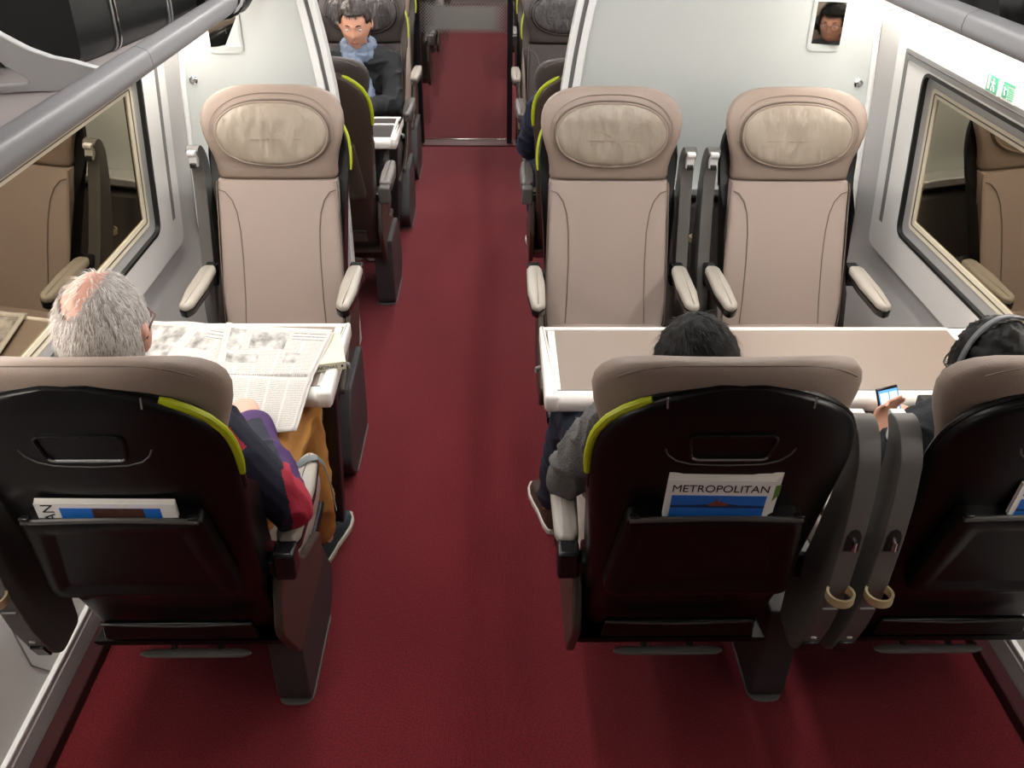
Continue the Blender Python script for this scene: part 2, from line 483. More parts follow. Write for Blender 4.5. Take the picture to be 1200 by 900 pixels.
# ------------------------------------------------------------------ luggage racks
def rack(sx, xe, zt, side):
    """xe: x of the rail's inner edge, zt: rail top"""
    t = thing('luggage_rack', 'long grey overhead luggage rack along the %s wall' % side, 'luggage rack', (xe, 0, zt))
    wl = XC + sx * 1.465 - xe
    def W(u): return sx * u
    # rail profile (u outward to wall, z)
    for (ya, yb_) in ((-1.55, 2.333), (2.336, 4.5), (4.503, 6.98)):
        pr_ = rpoly([(0, -.050), (.012, -.068), (.035, -.068), (.058, -.045), (.058, -.012), (.04, -.002), (.006, -.014)], .012, 4)
        mb = MB().rings([[Vector((W(u), y, z)) for u, z in pr_] for y in (ya, yb_)])
        part('rail', mb, m_rail, t, ang=50)
    a = abs(wl)
    mb = MB(); pl = [(.06, -.055), (a, -.085), (a, -.100), (.06, -.070)]
    mb.rings([[Vector((W(u), y, z)) for u, z in pl] for y in (-1.55, 6.98)])
    part('shelf', mb, m_tray, t)
    for y in (.28, 2.14, 4.1, 6.0):
        # curved divider bracket with an oval hole (in the xz plane)
        o = []
        top = [(.03, -.02), (.08, .0), (.14, .008), (.20, .03), (.26, .065), (.32, .12), (.36, .20), (.38, .30)]
        bot = [(a, .30), (a, -.07), (.05, -.06)]
        O = rpoly(top + bot, .01, 2)
        hole = rpoly([(.20, -.045), (a - .05, -.06), (a - .03, .06), (.27, .0)], .035, 6)
        # bridge outer/hole by radial resampling
        c = Vector((.28, -.015)); N = 60
        def hit(poly, ang):
            d = Vector((math.cos(ang), math.sin(ang))); best = 0.02
            for i in range(len(poly)):
                p = Vector(poly[i]) - c; q = Vector(poly[(i + 1) % len(poly)]) - c; e = q - p
                den = d.x * e.y - d.y * e.x
                if abs(den) < 1e-9: continue
                tt = (p.x * e.y - p.y * e.x) / den; ss = (p.x * d.y - p.y * d.x) / den
                if 0 <= ss <= 1 and tt > best: best = tt
            return c + d * best
        A = [hit(O, 2 * PI * i / N) for i in range(N)]; B = [hit(hole, 2 * PI * i / N) for i in range(N)]
        mb = MB(); y0, y1 = y - .012, y + .012
        mb.rings([[Vector((W(p.x), y0, p.y)) for p in A], [Vector((W(p.x), y1, p.y)) for p in A], [Vector((W(p.x), y1, p.y)) for p in B], [Vector((W(p.x), y0, p.y)) for p in B]], closed=True)
        part('bracket', mb, m_wall, t, .003)
    part('light_strip', MB().b2((W(a - .185), .35, -.108), (W(a - .105), 6.95, -.100)), mat('rack_diffuser', '#fff8ee', .5, emit=RACKL), t)
    return t
rack(-1, -.845, 1.655, 'left'); rack(1, 1.145, 1.752, 'right')

# luggage
t = thing('suitcase', 'large black ribbed suitcase lying in the left overhead rack', 'suitcase', (-1.135, 2.78, 1.585), -.13)
b = MB()
secs = []
for i in range(15):
    y = -.36 + .72 * i / 14; e = abs(i - 7) / 7; s_ = 1 - .10 * e ** 6
    secs.append([Vector((x * s_, y, z)) for x, z in rpoly([(-.15, .0), (.15, .0), (.15, .27), (-.15, .27)], .05, 6)])
b.rings(secs); part('body', b, mat('black_luggage', '#191b1b', .32, bump=.1, bscale=60), t)
for y in (-.20, -.18, .12, .14):
    part('rib', MB().tube([(x * 1.015, y, z) for x, z in rpoly([(-.15, .0), (.15, .0), (.15, .272), (-.15, .272)], .05, 6)], .004, 6, closed=True), m_chrome if y in (-.18,) else m_grey, t)
for x in (-.1, .1): part('handle_rod', MB().tube([(x, .33, .13), (x, .42, .13)], .008, 8), m_chrome, t)
t2 = thing('handbag', 'black bag with a grey grip standing behind the suitcase on the left rack', 'bag', (-1.0, 3.36, 1.575), .1)
b = MB().sell([(z, 0, 0, .17 * s_, .19 * s_, 4) for z, s_ in ((0, .85), (.03, .98), (.12, 1), (.20, .95), (.25, .75))], 28); part('body', b, mat('black_bag', '#101011', .4, bump=.2, bscale=40), t2)
part('grip', MB().tube([(.05, -.215, .07), (.13, -.14, .08)], [.026, .023], 12), m_grey, t2)
part('grip_recess', MB().tube([(.08 + .07 * math.cos(a), -.15 + .045 * math.sin(a), .05 + .05 * math.sin(a)) for a in [i * PI / 8 for i in range(16)]], .012, 8, closed=True), m_gloss, t2)
for (x, y, sc, rz, lab, cat, c) in ((1.365, 3.05, .9, .1, 'black soft bag with a grey strap at the far end of the right rack', 'bag', '#131416'), (1.36, 2.52, 1.1, -.1, 'black folded coat bundle lying on the near end of the right rack', 'coat', '#0f100f')):
    t = thing('travel_bag' if cat == 'bag' else 'coat_bundle', lab, cat, (x, y, 1.688), rz)
    b = MB(); b.caps((0, -.2 * sc, .09), (0, .2 * sc, .09), .11, .10, flat=.8); b.ball((.05, 0, .10), (.14, .2 * sc, .10)); b.b2((-.1, -.18 * sc, .01), (.12, .18 * sc, .1))
    part('body', fuse(b, .012, 6, .012, 12), mat('bagcloth' + c, c, .6), t)
    part('strap', MB().tube([(-.10, -.16 * sc, .03), (-.15, -.05 * sc, .02), (-.14, .06 * sc, .06), (-.08, .16 * sc, .1)], .012, 8, flat=.4), mat('strap_grey', '#3c3d40', .55), t)


# ------------------------------------------------------------------ seats
def yf(z): return -.2 - .28 * (z - .45)


SHB = [(.33, -.250), (.40, -.275), (.45, -.29), (.55, -.34), (.67, -.390), (.8, -.428), (.925, -.457), (1.05, -.490), (1.15, -.514), (1.26, -.532)]
def yb(z):
    for (a, b), (c, d) in zip(SHB, SHB[1:]):
        if z <= c: return b + (d - b) * (z - a) / (c - a)
    return SHB[-1][1]


def sag(x, hw=.262): return .035 * (abs(x) / hw) ** 3     # back surface of the shell bends forward at the sides


def seat(a, c, loc, rz, label, dark=False, brown=False, strip=True, col=True, foot=0, mirror_off=0.0, group=None):
    """local frame: faces +Y. a: side (+-1) of the aisle, c: side of the tall column, foot: side of foot plate (0 none)"""
    t = thing('train_seat', label, 'seat', loc, rz, group)
    lea = m_dleather if dark else m_leather; hl = m_dleather if dark else m_leather_side
    pil = m_dpillow if dark else m_pillow; sh = m_bshell if brown else m_shell
    o_ = -a * .0
    # backrest
    rows = [(.44, .228), (.47, .233), (.55, .235), (.70, .232), (.85, .228), (.96, .225), (.982, .222)]
    b = MB()
    secs = [(z, 0, yf(z) - (.045 if z > .56 else .026), hw - (0 if z > .5 else .004), .045 if z > .56 else .026, 5) for z, hw in rows]
    b.sell(secs, 48, lambda p: Vector((p.x, p.y + (.018 * (abs(p.x) / .23) ** 4 if p.y > yf(p.z) - .045 else 0), p.z)))
    back = part('backrest', b, lea, t, ang=60)
    for s in (-1, 1):
        pts = [(s * .218, .955), (s * .195, .945), (s * .172, .915), (s * .157, .87), (s * .149, .80), (s * .147, .70), (s * .150, .55), (s * .155, .46)]
        part('back_seam', MB().tube([(x, yf(z) + .0002 + .018 * (abs(x) / .23) ** 4, z) for x, z in pts], .0022, 6), m_seam, back)
    part('side_piping', MB().tube([(s2 * (hw + .0005), yf(z) + .006, z) for s2 in (1,) for z, hw in rows], .0025, 6), m_seam, back)
    part('side_piping', MB().tube([(-(hw + .0005), yf(z) + .006, z) for z, hw in rows], .0025, 6), m_seam, back)
    # headrest with wings
    rows = [(.987, .221, .040), (1.0, .224, .047), (1.03, .224, .05), (1.07, .231, .052), (1.11, .243, .054), (1.15, .255, .055), (1.19, .261, .053), (1.22, .258, .050), (1.245, .248, .046), (1.265, .231, .041), (1.28, .207, .035), (1.29, .175, .027), (1.297, .135, .018), (1.30, .08, .008)]
    b = MB()
    def wing(p):
        q = abs(p.x) / .26; k = min(1, max(0, (p.z - .99) / .12))
        return Vector((p.x, p.y + k * .055 * q ** 3, p.z))
    b.sell([(z, 0, yf(z) - .043 - .008 * max(0, (z - 1.2) / .1), hw, hy - .004, 3.6) for z, hw, hy in rows], 56, wing)
    head = part('headrest', b, hl, t, ang=80)
    # top back stitching line
    pts = []
    for i in range(31):
        u = -1 + 2 * i / 30; x = u * .222
        z = 1.2945 - .040 * abs(u) ** 4
        pts.append((x, yf(1.29) - .068 + .030 * abs(u) ** 3, z))
    part('top_seam', MB().tube(pts, .0018, 6), m_seam, head)
    # pillow
    N = 80; cz = 1.148; P = []
    for i in range(N):
        an = 2 * PI * i / N; cx_ = math.cos(an); sz = math.sin(an); e = 2.5
        hw = .203 + .005 * sz
        P.append((math.copysign(abs(cx_) ** (2 / e), cx_) * hw * (1 - .10 * max(0, -sz)), math.copysign(abs(sz) ** (2 / e), sz) * .107))
    def ps(u, v, h):
        q = abs(u) / .26
        return Vector((u, yf(cz + v) + .055 * q ** 3 + .006 + h - .012 * max(0, (v - .06) / .05), cz + v))
    b = MB(); loops = []
    sd = loc[0] * 3.7 + loc[1]
    def wrk(x, z):
        q = noise.noise(Vector((x * 26 + sd, z * 7, sd))); q2 = noise.noise(Vector((x * 55 + sd, z * 16, 3 + sd)))
        return .0058 * (1 - 2.6 * abs(q)) + .0022 * q2
    for s_, h in ((1.0, 0), (1.0, .008), (.985, .013), (.95, .017), (.9, .020), (.84, .022), (.77, .024), (.69, .025), (.6, .026), (.51, .027), (.42, .0275), (.33, .0275), (.24, .028), (.16, .028), (.08, .028)):
        loops.append([ps(x * s_, z * s_, h + (wrk(x * s_, z * s_) * min(1, (1 - s_) / .08) if s_ < 1 else 0)) for x, z in P])
    loops = [list(reversed(l)) for l in loops]
    b.rings(loops); pw = part('pillow', b, pil, head, ang=180)
    part('pillow_piping', MB().tube([ps(x * 1.0, z * 1.0, .012) for x, z in P], .0042, 8, closed=True), hl, head)
    part('pillow_gap', MB().tube([ps(x * 1.025, z * 1.04, -.002) for x, z in P], .0045, 8, closed=True), m_seam if not dark else m_gloss, head)
    part('headrest_seam', MB().tube([ps(x * 1.11, z * 1.20 + .004, -.0035) for x, z in P if z > -.02], .0014, 6), mat('seam_light', '#857668', .6) if not dark else m_gloss, head)
    # cushion
    b = MB()
    yy = [(-.21, .33, .455), (-.10, .32, .462), (.10, .32, .468), (.22, .325, .474), (.28, .335, .472), (.315, .35, .455), (.325, .375, .42)]
    b.rings([[Vector((x, y, z)) for x, z in rpoly([(-.235, z0), (.235, z0), (.235, z1), (-.235, z1)], .03, 5)] for y, z0, z1 in yy])
    cu = part('seat_cushion', b, lea, t, ang=60)
    # shell
    def shw(z):
        T_ = [(.33, .215), (.35, .228), (.40, .234), (.43, .239), (.5, .239), (.65, .238), (.8, .246), (.95, .257), (1.05, .262), (1.10, .258), (1.135, .248), (1.165, .231), (1.19, .208), (1.213, .175), (1.232, .138), (1.246, .095), (1.256, .045)]
        for (p, q), (r_, s_) in zip(T_, T_[1:]):
            if z <= r_: return q + (s_ - q) * (z - p) / (r_ - p)
        return T_[-1][1]
    zs = [.33, .335, .35, .40, .43, .5, .55, .6, .65, .72, .8, .88, .95, 1.0, 1.05, 1.08, 1.11, 1.13, 1.15, 1.165, 1.18, 1.193, 1.205, 1.216, 1.226, 1.235, 1.243, 1.25, 1.256]
    b = MB(); loops = []; N = 26
    for z in zs:
        hw = shw(z); yB = yb(z); fr = yf(z) - (.055 if z > .98 else .04); k = min(1, (1.24 - z) / .03) if z > 1.2 else 1
        if z < .34: yB += .012
        l = []
        for i in range(N + 1):
            u = -1 + 2 * i / N; x = hw * math.sin(u * PI / 2)
            l.append(Vector((x, yB + sag(x) + .03 * (abs(u) ** 10) + (1 - k) * .006, z)))
        fw = min(-.15 if z < .6 else -.30, 0)
        if z < .62: ff = fr + .10
        elif z < .95: ff = fr + .06
        else: ff = fr
        ff = max(ff, yB + .045)
        for i in range(N + 1):
            u = 1 - 2 * i / N; x = (hw - .002) * math.sin(u * PI / 2)
            mid = min(fr - .0, ff)
            l.append(Vector((x, (ff if abs(u) > .93 else mid), z)))
        loops.append(l)
    b.rings(loops); shell = part('shell', b, sh, t, ang=70)
    oc = 0.0
    def onback(x, z, h): return Vector((x, yb(z) + sag(x) - h, z))
    # rim highlight tube along the arch
    pts = []
    for i in range(41):
        u = -1 + 2 * i / 40
        z = 1.232 - .005 * 0 - .0
        ang_ = u * 1.45
        pts.append(None)
    arch = [z for z in zs if z >= .95]
    side = lambda s: [onback(s * (shw(z) - .004), z, -.026) for z in arch]
    part('shell_rim', MB().tube(side(-1) + list(reversed(side(1))), .008, 8), sh, shell)
    if strip:
        zz = [1.0, 1.03, 1.06, 1.09, 1.11, 1.13, 1.15, 1.165, 1.18, 1.192, 1.203, 1.213, 1.222]
        pts = [onback(a * (shw(z) + .003), z, -.012 - .004) for z in zz]
        part('grab_strip', MB().tube(pts, [.007] + [.0095] * 11 + [.007], 10, flat=1.0), m_lime, t)
    for s in (-1, 1):   # joint lines of the shell rim
        x = s * .135
        part('shell_joint', MB().tube([onback(x, 1.215, .001), onback(x * 1.01, 1.238, -.004)], .0018, 6), m_grey, shell)
    # recessed handle
    hp = rpoly([(-.083, .034), (.083, .034), (.074, -.030), (-.074, -.030)], .016, 5)
    zc = 1.115
    def hb(P_, h): return [onback(x, zc + z, h) for x, z in P_]
    b = MB(); b.rings([hb(P_, h) for P_, h in ((inset(hp, -.004), -.004), (inset(hp, -.004), .004), (inset(hp, .0), .006), (inset(hp, .003), .003), (inset(hp, .004), -.006))])
    hd = part('handle_recess', b, m_gloss, t, ang=40)
    part('handle_edge', MB().tube(hb([p for p in hp if p[1] < -.022], .006), .0022, 6), m_grey, hd)
    pts = [(-.125, -.005), (-.118, -.022), (-.10, -.038), (-.07, -.047), (0, -.050), (.07, -.047), (.10, -.038), (.118, -.022), (.125, -.005)]
    part('handle_groove', MB().tube([onback(x, zc + z, .0005) for x, z in pts], .0018, 6), m_column, shell)
    # tray table
    O = Vector((0, -.440, .79)); v = Vector((0, -.065, .275)).normalized(); n = Vector((0, -v.z, v.y)); u = Vector((1, 0, 0))
    def tpz(d): return rpoly([(-.212 + d * 1.1, -.145 + d), (.212 - d * 1.1, -.145 + d), (.180 - d * 1.1, .140 - d), (-.180 + d * 1.1, .140 - d)], [max(.012, .035 - d * .4), max(.012, .035 - d * .4), max(.010, .022 - d * .3), max(.010, .022 - d * .3)], 6)
    b = MB().rings([[O + u * q[0] + v * q[1] + n * h for q in tpz(d)] for d, h in ((0, -.02), (0, .010), (.006, .017), (.016, .020), (.030, .020), (.046, .012), (.052, .012))])
    tr = part('tray_table', b, sh if not brown else m_bshell, t, ang=40)
    for s in (-1, 1):
        part('tray_hinge', MB().box(O + u * s * .168 + v * .148 + n * .012, (.02, .014, .006)), m_gloss, tr, .002)
    lip = [(-.177 + .354 * i / 20, .137 + .006 * math.sin(PI * i / 20)) for i in range(21)]
    part('tray_lip', MB().tube([O + u * x + v * y + n * .015 for x, y in lip], .006, 8), mat('tray_lip_glint', '#4a4947', .3), tr)  # lighter grey paints the glint along the tray's top rim
    # lower panel below tray, pocket flap, footrest bar
    b = MB(); q = rpoly([(-.19, .0), (.19, .0), (.182, .062), (-.182, .062)], .012, 4)
    b.prism(q, .016, (0, -.300, .400), (1, 0, 0), (0, -.12, .99), (0, -1, 0)); fl = part('pocket_flap', b, sh, t, .004)
    part('flap_edge', MB().tube([(-.182, -.325, .462), (-.09, -.326, .458), (0, -.327, .456), (.09, -.326, .458), (.182, -.325, .462)], .0035, 6), mat('flap_edge_grey', '#3a3a3a', .3), fl)
    b = MB(); secs = []
    for i in range(17):
        u_ = -1 + 2 * i / 16; r_ = (1 - abs(u_) ** 6) ** .5 * .5 + .5 if abs(u_) < 1 else .35
        secs.append([Vector((u_ * .142, -.262 + .014 * r_ * math.cos(k * PI / 5), .29 + .009 * r_ * math.sin(k * PI / 5))) for k in range(10)])
    b.rings(secs); fb = part('footrest_bar', b, m_column, t)  # lighter grey stands in for the light the bar catches
    for s in (-1, 1): part('footrest_arm', MB().tube([(s * .06, -.255, .29), (s * .06, -.12, .33)], .009, 8), m_dark, fb)
    # seat pan / frame
    b = MB(); b.rings([[Vector((x, y, z)) for x, z in rpoly([(-.24, z0), (.24, z0), (.25, .345), (-.25, .345)], .02, 4)] for y, z0 in ((-.27, .33), (-.2, .27), (.1, .27), (.29, .30))])
    part('seat_frame', b, m_shell if not brown else m_bshell, t, ang=40)
    b = MB(); b.prism(rpoly([(-.30, .62), (-.36, .46), (-.24, .26), (.10, .26), (.14, .36), (-.08, .45), (-.20, .60)], .03, 4), .022 * a, (a * .243, 0, 0), (0, 1, 0), (0, 0, 1), (1, 0, 0))
    part('side_cover', b, m_bshell, t, .006)
    # armrests
    for s in (-1, 1):
        x = s * .278
        outl = rpoly([(-.265, -.018), (-.24, -.030), (-.05, -.032), (.075, -.020), (.088, -.004), (.085, .012), (.06, .028), (-.10, .034), (-.24, .028), (-.265, .016)], .008, 3)
        if s < 0: outl = [(p, -q) for p, q in outl][::-1]
        b = MB(); b.stack(outl, [(.006, -.014), (0, -.008), (0, .004), (.004, .010), (.012, .013)], (x, 0, .668), (0, 1, 0), (-1, 0, 0), (0, 0, 1))
        ar = part('armrest', MB().stack(inset(outl, -.001), [(.012, -.036), (.002, -.028), (0, -.008)], (x, 0, .662), (0, 1, 0), (-1, 0, 0), (0, 0, 1)), m_gloss if not brown else m_column, t, ang=50)
        part('armrest_pad', b, m_pad if not dark else mat('armrest_pad_dark', '#5b5552', .4), ar, ang=50)
        part('armrest_pivot', MB().b2((x - .026, -.315, .592), (x + .026, -.255, .672)), m_gloss if not brown else m_column, ar, .008)
        part('armrest_arm', MB().b2((x - s * .06, -.305, .602), (x - s * .02, -.262, .640)), m_gloss, ar, .004)
    # tall side column
    if col:
        x = c * .30
        pl = rpoly([(-.425, 1.085), (-.455, 1.04), (-.468, .95), (-.470, .85), (-.462, .70), (-.43, .55), (-.385, .43), (-.35, .395), (-.25, .40), (-.25, .5), (-.32, .70), (-.365, .88), (-.385, 1.0), (-.375, 1.06), (-.352, 1.085), (-.36, 1.10), (-.39, 1.105)], .018, 3)
        b = MB().prism(pl, .046, (x - .023, 0, 0), (0, 1, 0), (0, 0, 1), (1, 0, 0))
        cl = part('side_column', b, m_column, t, .009, seg=3)
        b = MB().prism(rpoly([(-.375, 1.094), (-.335, 1.094), (-.335, 1.080), (-.35, 1.07), (-.350, 1.035), (-.362, 1.03), (-.375, 1.05)], .004, 2), .030, (x - .015, 0, 0), (0, 1, 0), (0, 0, 1), (1, 0, 0))
        part('coat_hook', b, mat('hook_white', '#d9dadb', .3), cl, .002)
        b = MB().b2((x - .01, -.352, 1.03), (x + .012, -.338, 1.048)); part('hook_catch', b, m_gloss, cl, .002)
        rc = [(-.016, -.03), (.016, -.03), (.016, .01), (.010, .024), (0, .03), (-.010, .024), (-.016, .01)]
        part('recess', MB().prism(rc, .004, (x, -.4665, .85), (1, 0, 0), (0, 0, 1), (0, -1, 0)), m_dark, cl)
        part('pin', MB().tube([(x, -.468, .856), (x, -.482, .852), (x, -.482, .832)], .005, 8), m_chrome, cl)
        ring = [(x + .029 * math.cos(k * PI / 16), -.478 + .029 * math.sin(k * PI / 16), .70) for k in range(32)]
        b = MB(); b.rings([[Vector((q[0] + (r_ - 1) * (q[0] - x), q[1] + (r_ - 1) * (q[1] + .478), .70 + h)) for q in ring] for r_, h in ((1.05, -.010), (1.05, .010), (.86, .010), (.86, -.010))], closed=True)
        part('bottle_ring', b, m_gold, cl, ang=50)
        part('mark', MB().b2((x - .016, -.4515, .628), (x + .016, -.445, .631)), mat('pale_mark', '#9a9a9a', .4), cl)
        part('socket_plate', MB().box((x, -.392, .45), (.034, .012, .05), rx=.42), m_gloss, cl, .003)
        part('mark', MB().box((x, -.412, .497), (.012, .004, .004)), mat('pale_mark2', '#d0d0d0', .4), cl)
    if foot:
        x = foot * .265 if abs(foot) == 1 else foot
        pl = rpoly([(-.19, .0), (.17, .0), (.26, .10), (.12, .36), (-.20, .36), (-.20, .2)], [.05, .04, .05, .01, .01, .05], 5)
        b = MB().prism(pl, .092, (x - .046, 0, 0), (0, 1, 0), (0, 0, 1), (1, 0, 0)); ft = part('foot_plate', b, m_base, t, .038, seg=5)
        b = MB().prism(rpoly([(x - .05, -.196), (x + .05, -.196), (x + .05, .17), (x - .05, .17)], .042, 6), .007); part('foot_edge', b, m_column, ft, .002)
    return t


YN, YF = 1.90, 2.94
XL, X1, X2 = -.775, .45, 1.135
seat(1, -1, (XL, YN, 0), 0, 'near left seat with black shell, seen from behind, old man sitting in it', foot=.21)
seat(-1, 1, (X1, YN, 0), 0, 'near seat right of the aisle with black shell, magazine fan in its pocket', foot=.32)
seat(-1, -1, (X2, YN, 0), 0, 'near right window seat cut by the photo edge, passenger with headphones in it', strip=False)
seat(-1, 1, (-.815, YF, 0), PI, 'empty beige leather seat facing the camera, alone left of the aisle', foot=-.24)
seat(1, -1, (.428, YF, 0), PI, 'empty beige leather seat facing the camera, right beside the aisle', col=True)
seat(1, 1, (1.115, YF, 0), PI, 'empty beige leather seat facing the camera beside the right window', strip=False)

# beyond the partition
Y2N, Y2F = 4.40, 5.43
seat(1, -1, (-.80, Y2N, 0), 0, 'brown shelled seat just behind the left partition, back turned to camera', brown=True, dark=True, foot=.24, col=False)
seat(-1, 1, (.43, Y2N, 0), 0, 'brown shelled seat just behind the right partition, passenger in navy in it', brown=True, dark=True, col=False)
seat(-1, 1, (-.80, Y2F, 0), PI, 'dark leather seat holding the passenger with the blue scarf', dark=True, brown=True, foot=-.24, col=False)
seat(1, 1, (.43, Y2F, 0), PI, 'dark leather seat facing the camera right of the aisle beyond the partition', dark=True, brown=True, col=False)
seat(-1, 1, (-.82, 6.32, 0), PI, 'pale beige seat left of the aisle, nearest the glass door', brown=True, foot=-.24, col=False)
seat(1, 1, (.42, 6.30, 0), PI, 'pale beige seat right of the aisle, nearest the glass door', brown=True, col=False)
k = 0
for y, d in ((8.0, 0), (9.15, PI), (10.4, 0), (11.5, PI)):
    for s, x in ((-1, -.80), (1, .43)):
        aa = -s if d == 0 else s
        seat(aa, aa, (x, y, 0), d, '%s seat beyond the glass door, %s row, %s of the aisle' % (('dark shelled', 'dark leather')[1 if d else 0], ('first', 'second', 'third', 'fourth')[k], 'left' if s < 0 else 'right'), dark=True, brown=True, col=False, group='seats beyond the glass door')
    k += 1


# ------------------------------------------------------------------ tables
def table(x0, x1, yc, end, label, leg=None, inlay=None, folded=False):
    """end: +1 aisle end at x1, -1 aisle end at x0"""
    t = thing('table', label, 'table', ((x0 + x1) / 2, yc, 0)); hw = (x1 - x0) / 2; hy = .215
    il = inlay or m_tabi
    part('tabletop', MB().b2((-hw + .02, -hy + .015, .694), (hw - .02, hy - .005, .716)), m_tabw, t, .003)
    # inlay
    a0 = -hw + (.022 if end > 0 else .042 - .012 * folded); a1 = hw - (.042 - .012 * folded if end > 0 else .022)
    if end < 0: a1 = hw - .085
    part('inlay', MB().b2((a0, -hy + .048, .712), (a1, hy - .018, .7175)), il, t, .001)
    if folded:
        part('inlay_divider', MB().b2((a0, .055, .716), (a1, .073, .724)), m_tabw, t, .003)
    # borders
    part('far_border', MB().b2((-hw, hy - .018, .700), (hw, hy, .7225)), m_tabw, t, .005)
    part('near_border', MB().rings([[Vector((x, -hy + p, .72 + q)) for p, q in rpoly([(0, -.052), (.03, -.055), (.05, -.03), (.05, .001), (.014, .002), (-.004, -.016)], .012, 4)] for x in (-hw, hw)]), m_tabw, t, ang=50)
    part('border_groove', MB().b2((-hw, -hy + .036, .7215), (hw, -hy + .040, .7228)), m_slot, t)
    # aisle end cap, tapering
    s = end
    ce = .036 if not folded else .026
    cap = rpoly([(s * (hw - ce), -hy - .006), (s * (hw + .008), -hy - .006), (s * (hw + .006), hy + .004), (s * (hw - ce + .025), hy + .004)], .014, 4)
    b = MB(); b.stack(cap, [(.006, .672), (0, .680), (0, .718), (.004, .724), (.010, .726)], (0, 0, 0), (1, 0, 0), (0, 1, 0), (0, 0, 1))
    part('end_cap', b, m_tabw, t, ang=50)
    if end < 0: part('wall_border', MB().b2((hw - .085, -hy, .70), (hw, hy, .7225)), m_tabw, t, .004)
    part('underframe', MB().b2((-hw + .05, -hy + .05, .640), (hw - .05, hy - .05, .696)), mat('dark_underframe', '#221c1c', .5), t, .01)
    part('catch', MB().tube([(s * (hw + .0), .03, .68), (s * (hw + .02), .03, .672), (s * (hw + .02), .03, .66)], .008, 8), m_slot, t)
    if leg is not None:
        part('leg', MB().rings([[Vector((leg + px + sh_, .03 + py, z)) for px, py in rpoly([(-.024, -.03), (.024, -.03), (.024, .03), (-.024, .03)], .012, 4)] for z, sh_ in ((.0, -.025), (.02, -.025), (.66, .0))]), m_legd, t, ang=50)
    return t
table(-1.292, -.482, 2.43, 1, 'white edged beige table left of the aisle, under the newspaper', leg=.36)
table(.150, 1.570, 2.405, -1, 'long white edged beige table right of the aisle', leg=.10)
table(-1.292, -.522, 4.905, 1, 'small dark topped white edged table before the scarfed passenger', leg=.35, inlay=m_tabd, folded=True)
table(.160, 1.570, 4.905, -1, 'dark topped white edged table right of the aisle beyond the partition', leg=.10, inlay=m_tabd, folded=True)

# ------------------------------------------------------------------ glass door and screens
YD = 6.93
b = MB().b2((-.66, YD + .0, 0), (.20, YD + .16, .010)); struct('trim_5', b, mat('sill_dark_red', '#4a1218', .5), .003)
b = MB().b2((-.56, YD + .145, .008), (.11, YD + .162, .016)); struct('trim_6', b, m_chrome, .002)
d = thing('glass_door', 'clear glass aisle door with a grey dotted band, between black posts', 'door', (-.225, YD + .08, 0))
dg = part('door_pane', MB().b2((-.33, -.006, .015), (.33, .006, 2.2)), m_door, d)


def dotband():
    m = bpy.data.materials.new('etched_dot_band'); m.use_nodes = True; nt = m.node_tree; b = nt.nodes['Principled BSDF']
    b.inputs['Base Color'].default_value = lin('#7d7b78'); b.inputs['Roughness'].default_value = .5
    tc = nt.nodes.new('ShaderNodeTexCoord'); mp = nt.nodes.new('ShaderNodeMapping'); mp.inputs['Scale'].default_value = (62, 62, 62); mp.inputs['Rotation'].default_value = (0, PI / 4, 0)
    nt.links.new(tc.outputs['Object'], mp.inputs['Vector'])
    sp = nt.nodes.new('ShaderNodeSeparateXYZ'); nt.links.new(mp.outputs[0], sp.inputs[0])
    def mth(op, a, bb=None):
        q = nt.nodes.new('ShaderNodeMath'); q.operation = op
        for i, z in enumerate((a, bb)):
            if z is None: continue
            if isinstance(z, (int, float)): q.inputs[i].default_value = z
            else: nt.links.new(z, q.inputs[i])
        return q.outputs[0]
    fx = mth('ABSOLUTE', mth('SUBTRACT', mth('FRACT', sp.outputs[0]), .5)); fz = mth('ABSOLUTE', mth('SUBTRACT', mth('FRACT', sp.outputs[2]), .5))
    mxx = mth('MAXIMUM', fx, fz)
    s0 = nt.nodes.new('ShaderNodeSeparateXYZ'); nt.links.new(tc.outputs['Object'], s0.inputs[0])
    edge = mth('SUBTRACT', .105, mth('ABSOLUTE', s0.outputs[2]))          # from band edge
    ex = mth('SUBTRACT', .34, mth('ABSOLUTE', s0.outputs[0]))
    grow = mth('MINIMUM', mth('MULTIPLY', edge, 7.0), mth('MULTIPLY', ex, 2.0))
    solid = mth('LESS_THAN', mxx, mth('ADD', .22, grow))
    nt.links.new(mth('MULTIPLY', solid, .92), b.inputs['Alpha'])
    return m
part('dot_band', MB().box((0, -.009, 0), (.64, .002, .21)), dotband(), d).location = (0, 0, .925)
part('door_stripe', MB().box((0, -.009, 1.55), (.64, .002, .12)), mat('etched_upper', '#8d8b88', .5), d)
for x in (-.345, .335): part('post', MB().b2((x - .02, -.03, 0), (x + .02, .03, 2.25)), m_gloss, d, .006)
part('top_rail', MB().b2((-.36, -.03, 2.2), (.36, .03, 2.27)), m_gloss, d, .004)
for x0, x1, s in ((-1.30, -.62, 'left'), (.16, 1.58, 'right')):
    sc_ = thing('glass_screen', 'dark glass screen %s of the aisle door' % s, 'screen', ((x0 + x1) / 2, YD + .08, 0)); hw = (x1 - x0) / 2
    part('pane', MB().b2((-hw, -.005, .02), (hw, .005, 2.1)), m_dglass, sc_)
    part('frame', MB().b2((-hw, -.02, 0), (hw, .02, .05)), m_gloss, sc_, .004)
    for q in (-hw + .012, hw - .012): part('frame_post', MB().b2((q - .012, -.02, .04), (q + .012, .02, 2.12)), m_gloss, sc_, .003)


